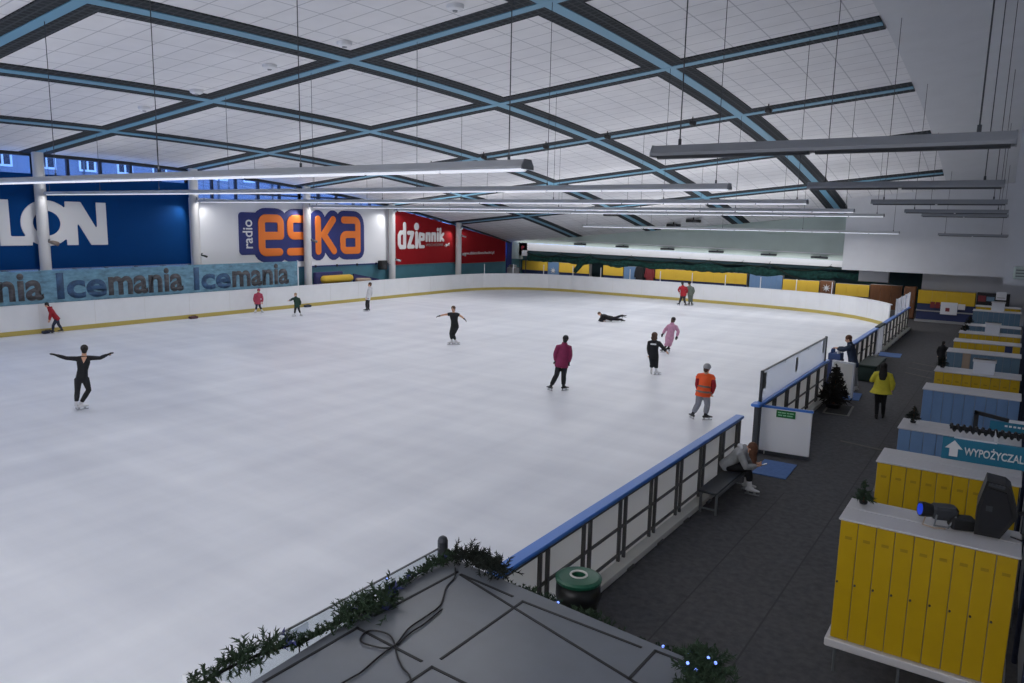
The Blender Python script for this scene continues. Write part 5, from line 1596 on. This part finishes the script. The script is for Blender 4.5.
person('person in grey green clothes standing close behind the skater in red top', -18.12, 48.25, .97, px(686.4, 305.6, 14.4, .058,
    head=(685.8, 283.6), neck=(686.6, 286.6), hip=(687.2, 294.6), shL=(684, 287.6), shR=(689.4, 287.9), elL=(683.6, 290.8, .05), wrL=(684, 293.6, .1), elR=(690.4, 291), wrR=(689.6, 294.4),
    knL=(686, 299.4), anL=(686, 303.3), knR=(688.2, 299.4), anR=(688.4, 303.2), face=(-.7, .4, -.3), toeL=(-.6, .8, 0), toeR=(.6, .8, 0)),
    dict(top=('cloth_olive', 'loose'), legs=('cloth_olive', .014), skates=1, boots='skate_black', hair=('hair_dark', 'short')))
person('person in bright yellow coat with long black hair walking along the walkway', -2.76, 22.93, .96, px(879.6, 418, 34.3, .103,
    head=(883.2, 365.6), neck=(882.6, 371.6), hip=(880.6, 388), shL=(876.2, 373.6), shR=(888.6, 374), elL=(872.4, 381), wrL=(876, 378, .2), elR=(890.8, 382), wrR=(889.6, 389, .05), hem=(880, 392.5),
    knL=(876.8, 403), anL=(876, 414.6, -.1), knR=(882.2, 403.6), anR=(881.6, 415, .14), face=(0, 1, 0), toeL=(-.1, 1, 0), toeR=(.1, 1, 0)),
    dict(top=('cloth_yellow', 'coat'), legs=('cloth_black', .004), boots='skate_black', hair=('hair_dark', 'long'), cuff=.03), fz=-.02)
person('person in dark blue jacket and light grey trousers leaning over the gate ledge', -4.1, 26.5, 1.0, px(852.6, 390, 28.2, .097,
    head=(848.9, 340.8), neck=(850.6, 346.2), hip=(853.4, 365), shL=(850.4, 347.8, -.17), shR=(852.6, 347.6, .18), elL=(844.6, 351.4, -.2), wrL=(839.4, 350.6, -.15), elR=(846, 351.6, .2), wrR=(840, 351.2, .15),
    knL=(851.6, 376.6, -.1), anL=(851.8, 387.4, -.1), knR=(854.4, 376.4, .1), anR=(855.2, 387.2, .1), face=(-1, 0, -.15), toeL=(-1, -.1, 0), toeR=(-1, .1, 0)),
    dict(top=('cloth_bluejacket', 'loose'), legs=('cloth_lightgrey', .02), boots='skate_white', hair=('hair_auburn', 'short'), fat=1.08, eyes=False), fz=-.02)
person('small person in black clothes standing by the bank with one tan door', -2.06, 32.98, .68, px(940.4, 369, 25.6, .115,
    head=(943.8, 342), neck=(943.2, 345.2), hip=(941.8, 356), shL=(940, 346.6), shR=(946.6, 346.8), elL=(938.4, 351), wrL=(939, 355.2), elR=(947.8, 351.4), wrR=(946.6, 355.6),
    knL=(940.2, 361.6), anL=(939.6, 367.2), knR=(943.4, 361.8), anR=(943.2, 367.3), face=(.3, 1, 0), toeL=(-.2, 1, 0), toeR=(.3, 1, 0)),
    dict(top=('cloth_black', 'loose'), legs=('cloth_black', .016), boots='skate_black', hair=('hair_dark', 'short')), fz=-.02)
sit = person('person in pale grey hooded top bent over a phone on the bench, white skates', -4.1, 14.5, .95,
    dict(head=(.12, -.04, .96), neck=(-.03, -.02, .92), hip=(-.33, .03, .555), shL=(-.07, -.2, .86), shR=(-.05, .17, .86), elL=(.03, -.24, .62), wrL=(.22, -.1, .62), elR=(.05, .18, .62), wrR=(.22, .05, .64),
         knL=(.09, -.10, .54), anL=(.12, -.12, .185), knR=(.09, .11, .54), anR=(.05, .13, .185), face=(.8, -.1, -.7), toeL=(1, -.25, 0), toeR=(1, -.1, 0), seated=(0, 0, 0), hside=(0, 1, 0), palm=(-.2, 0, 1)),
    dict(top=('cloth_lightgrey', 'loose'), legs=('cloth_black', .014), skates=1, boots='skate_white', hair=('hair_auburn', 'hang'), hood='cloth_white', cuff=.12, curl=.9), fz=-.02)
ph = thing('phone', 'pale phone held by the person bent forward on the bench', 'phone', (0, 0, 0))
ph.location = sit.matrix_basis @ V((.36, -.04, .645)); ph.rotation_euler = (0, R(-25), sit.rotation_euler.z)
MB().cbox((-.075, -.038, 0), (.075, .038, .01), .004).build('case', 'black', ph)
MB().box((-.068, -.033, .01), (.068, .033, .0112)).build('display', 'phone', ph)
# ================================================================== LIGHT
w = bpy.data.worlds.new('world'); scene.world = w
w.use_nodes = True
bgn = w.node_tree.nodes['Background']
bgn.inputs[0].default_value = (0.12, 0.24, 0.62, 1); bgn.inputs[1].default_value = 6.0

def area(name, loc, sx, sy, power, color=(1, .98, 1.0), rot=(0, 0, 0)):
    l = bpy.data.lights.new(name, 'AREA'); l.shape = 'RECTANGLE'; l.size = sx; l.size_y = sy
    l.energy = power; l.color = color
    o = bpy.data.objects.new(name, l); col.objects.link(o); o.location = loc; o.rotation_euler = rot
    return o
for x0, x1, y, z, p in ((-36.2, -5.6, 8.55, 5.94, .48), (-36.2, -5.3, 16.05, 6.04, .52), (-36.2, -5.4, 23.6, 5.99, .66), (-36.2, -5.4, 31.2, 5.93, .82), (-36, -5.4, 38.75, 5.9, 1.15), (-25.5, -5.6, 46.3, 5.1, 1.25),
                        (-36, -5.4, .95, 5.94, .45), (-36, -5.4, -6.2, 5.86, .7), (-9, 1.6, -4.2, 7.16, 3.3)):  # these three serve the added fill fixtures at the near end
    L = x1 - x0
    area('strip_lamp', ((x0 + x1) / 2, y, z), L, .25, 17.0 * p * L, color=(1.0, .98, .99))
    area('strip_lamp_up', ((x0 + x1) / 2, y, z + .24), L, .15, 5.6 * p * L, color=(1.0, .98, .99), rot=(PI, 0, 0))
for y, z in ((23.6, 5.98), (31.2, 5.92), (38.75, 5.88), (46.3, 4.74)):
    for sg in (-1, 1):
        l = bpy.data.lights.new('flood', 'SPOT'); l.energy = 85 if sg < 0 else 55; l.spot_size = R(100); l.spot_blend = .8; l.shadow_soft_size = .05
        o = bpy.data.objects.new('flood', l); col.objects.link(o); o.location = (-36.5, y + sg * .3, z)
        d = V((-.12, sg * .62, -.8)); o.rotation_euler = d.to_track_quat('-Z', 'Y').to_euler()
area('band_lamp', (-22.9, 53.6, 3.42), 26.5, .1, 70, rot=(R(62), R(.85), 0))
area('lobby_fill', (-21, 55.0, 2.58), 28, .2, 260)  # added fill that brightens the far lockers, no fitting modelled
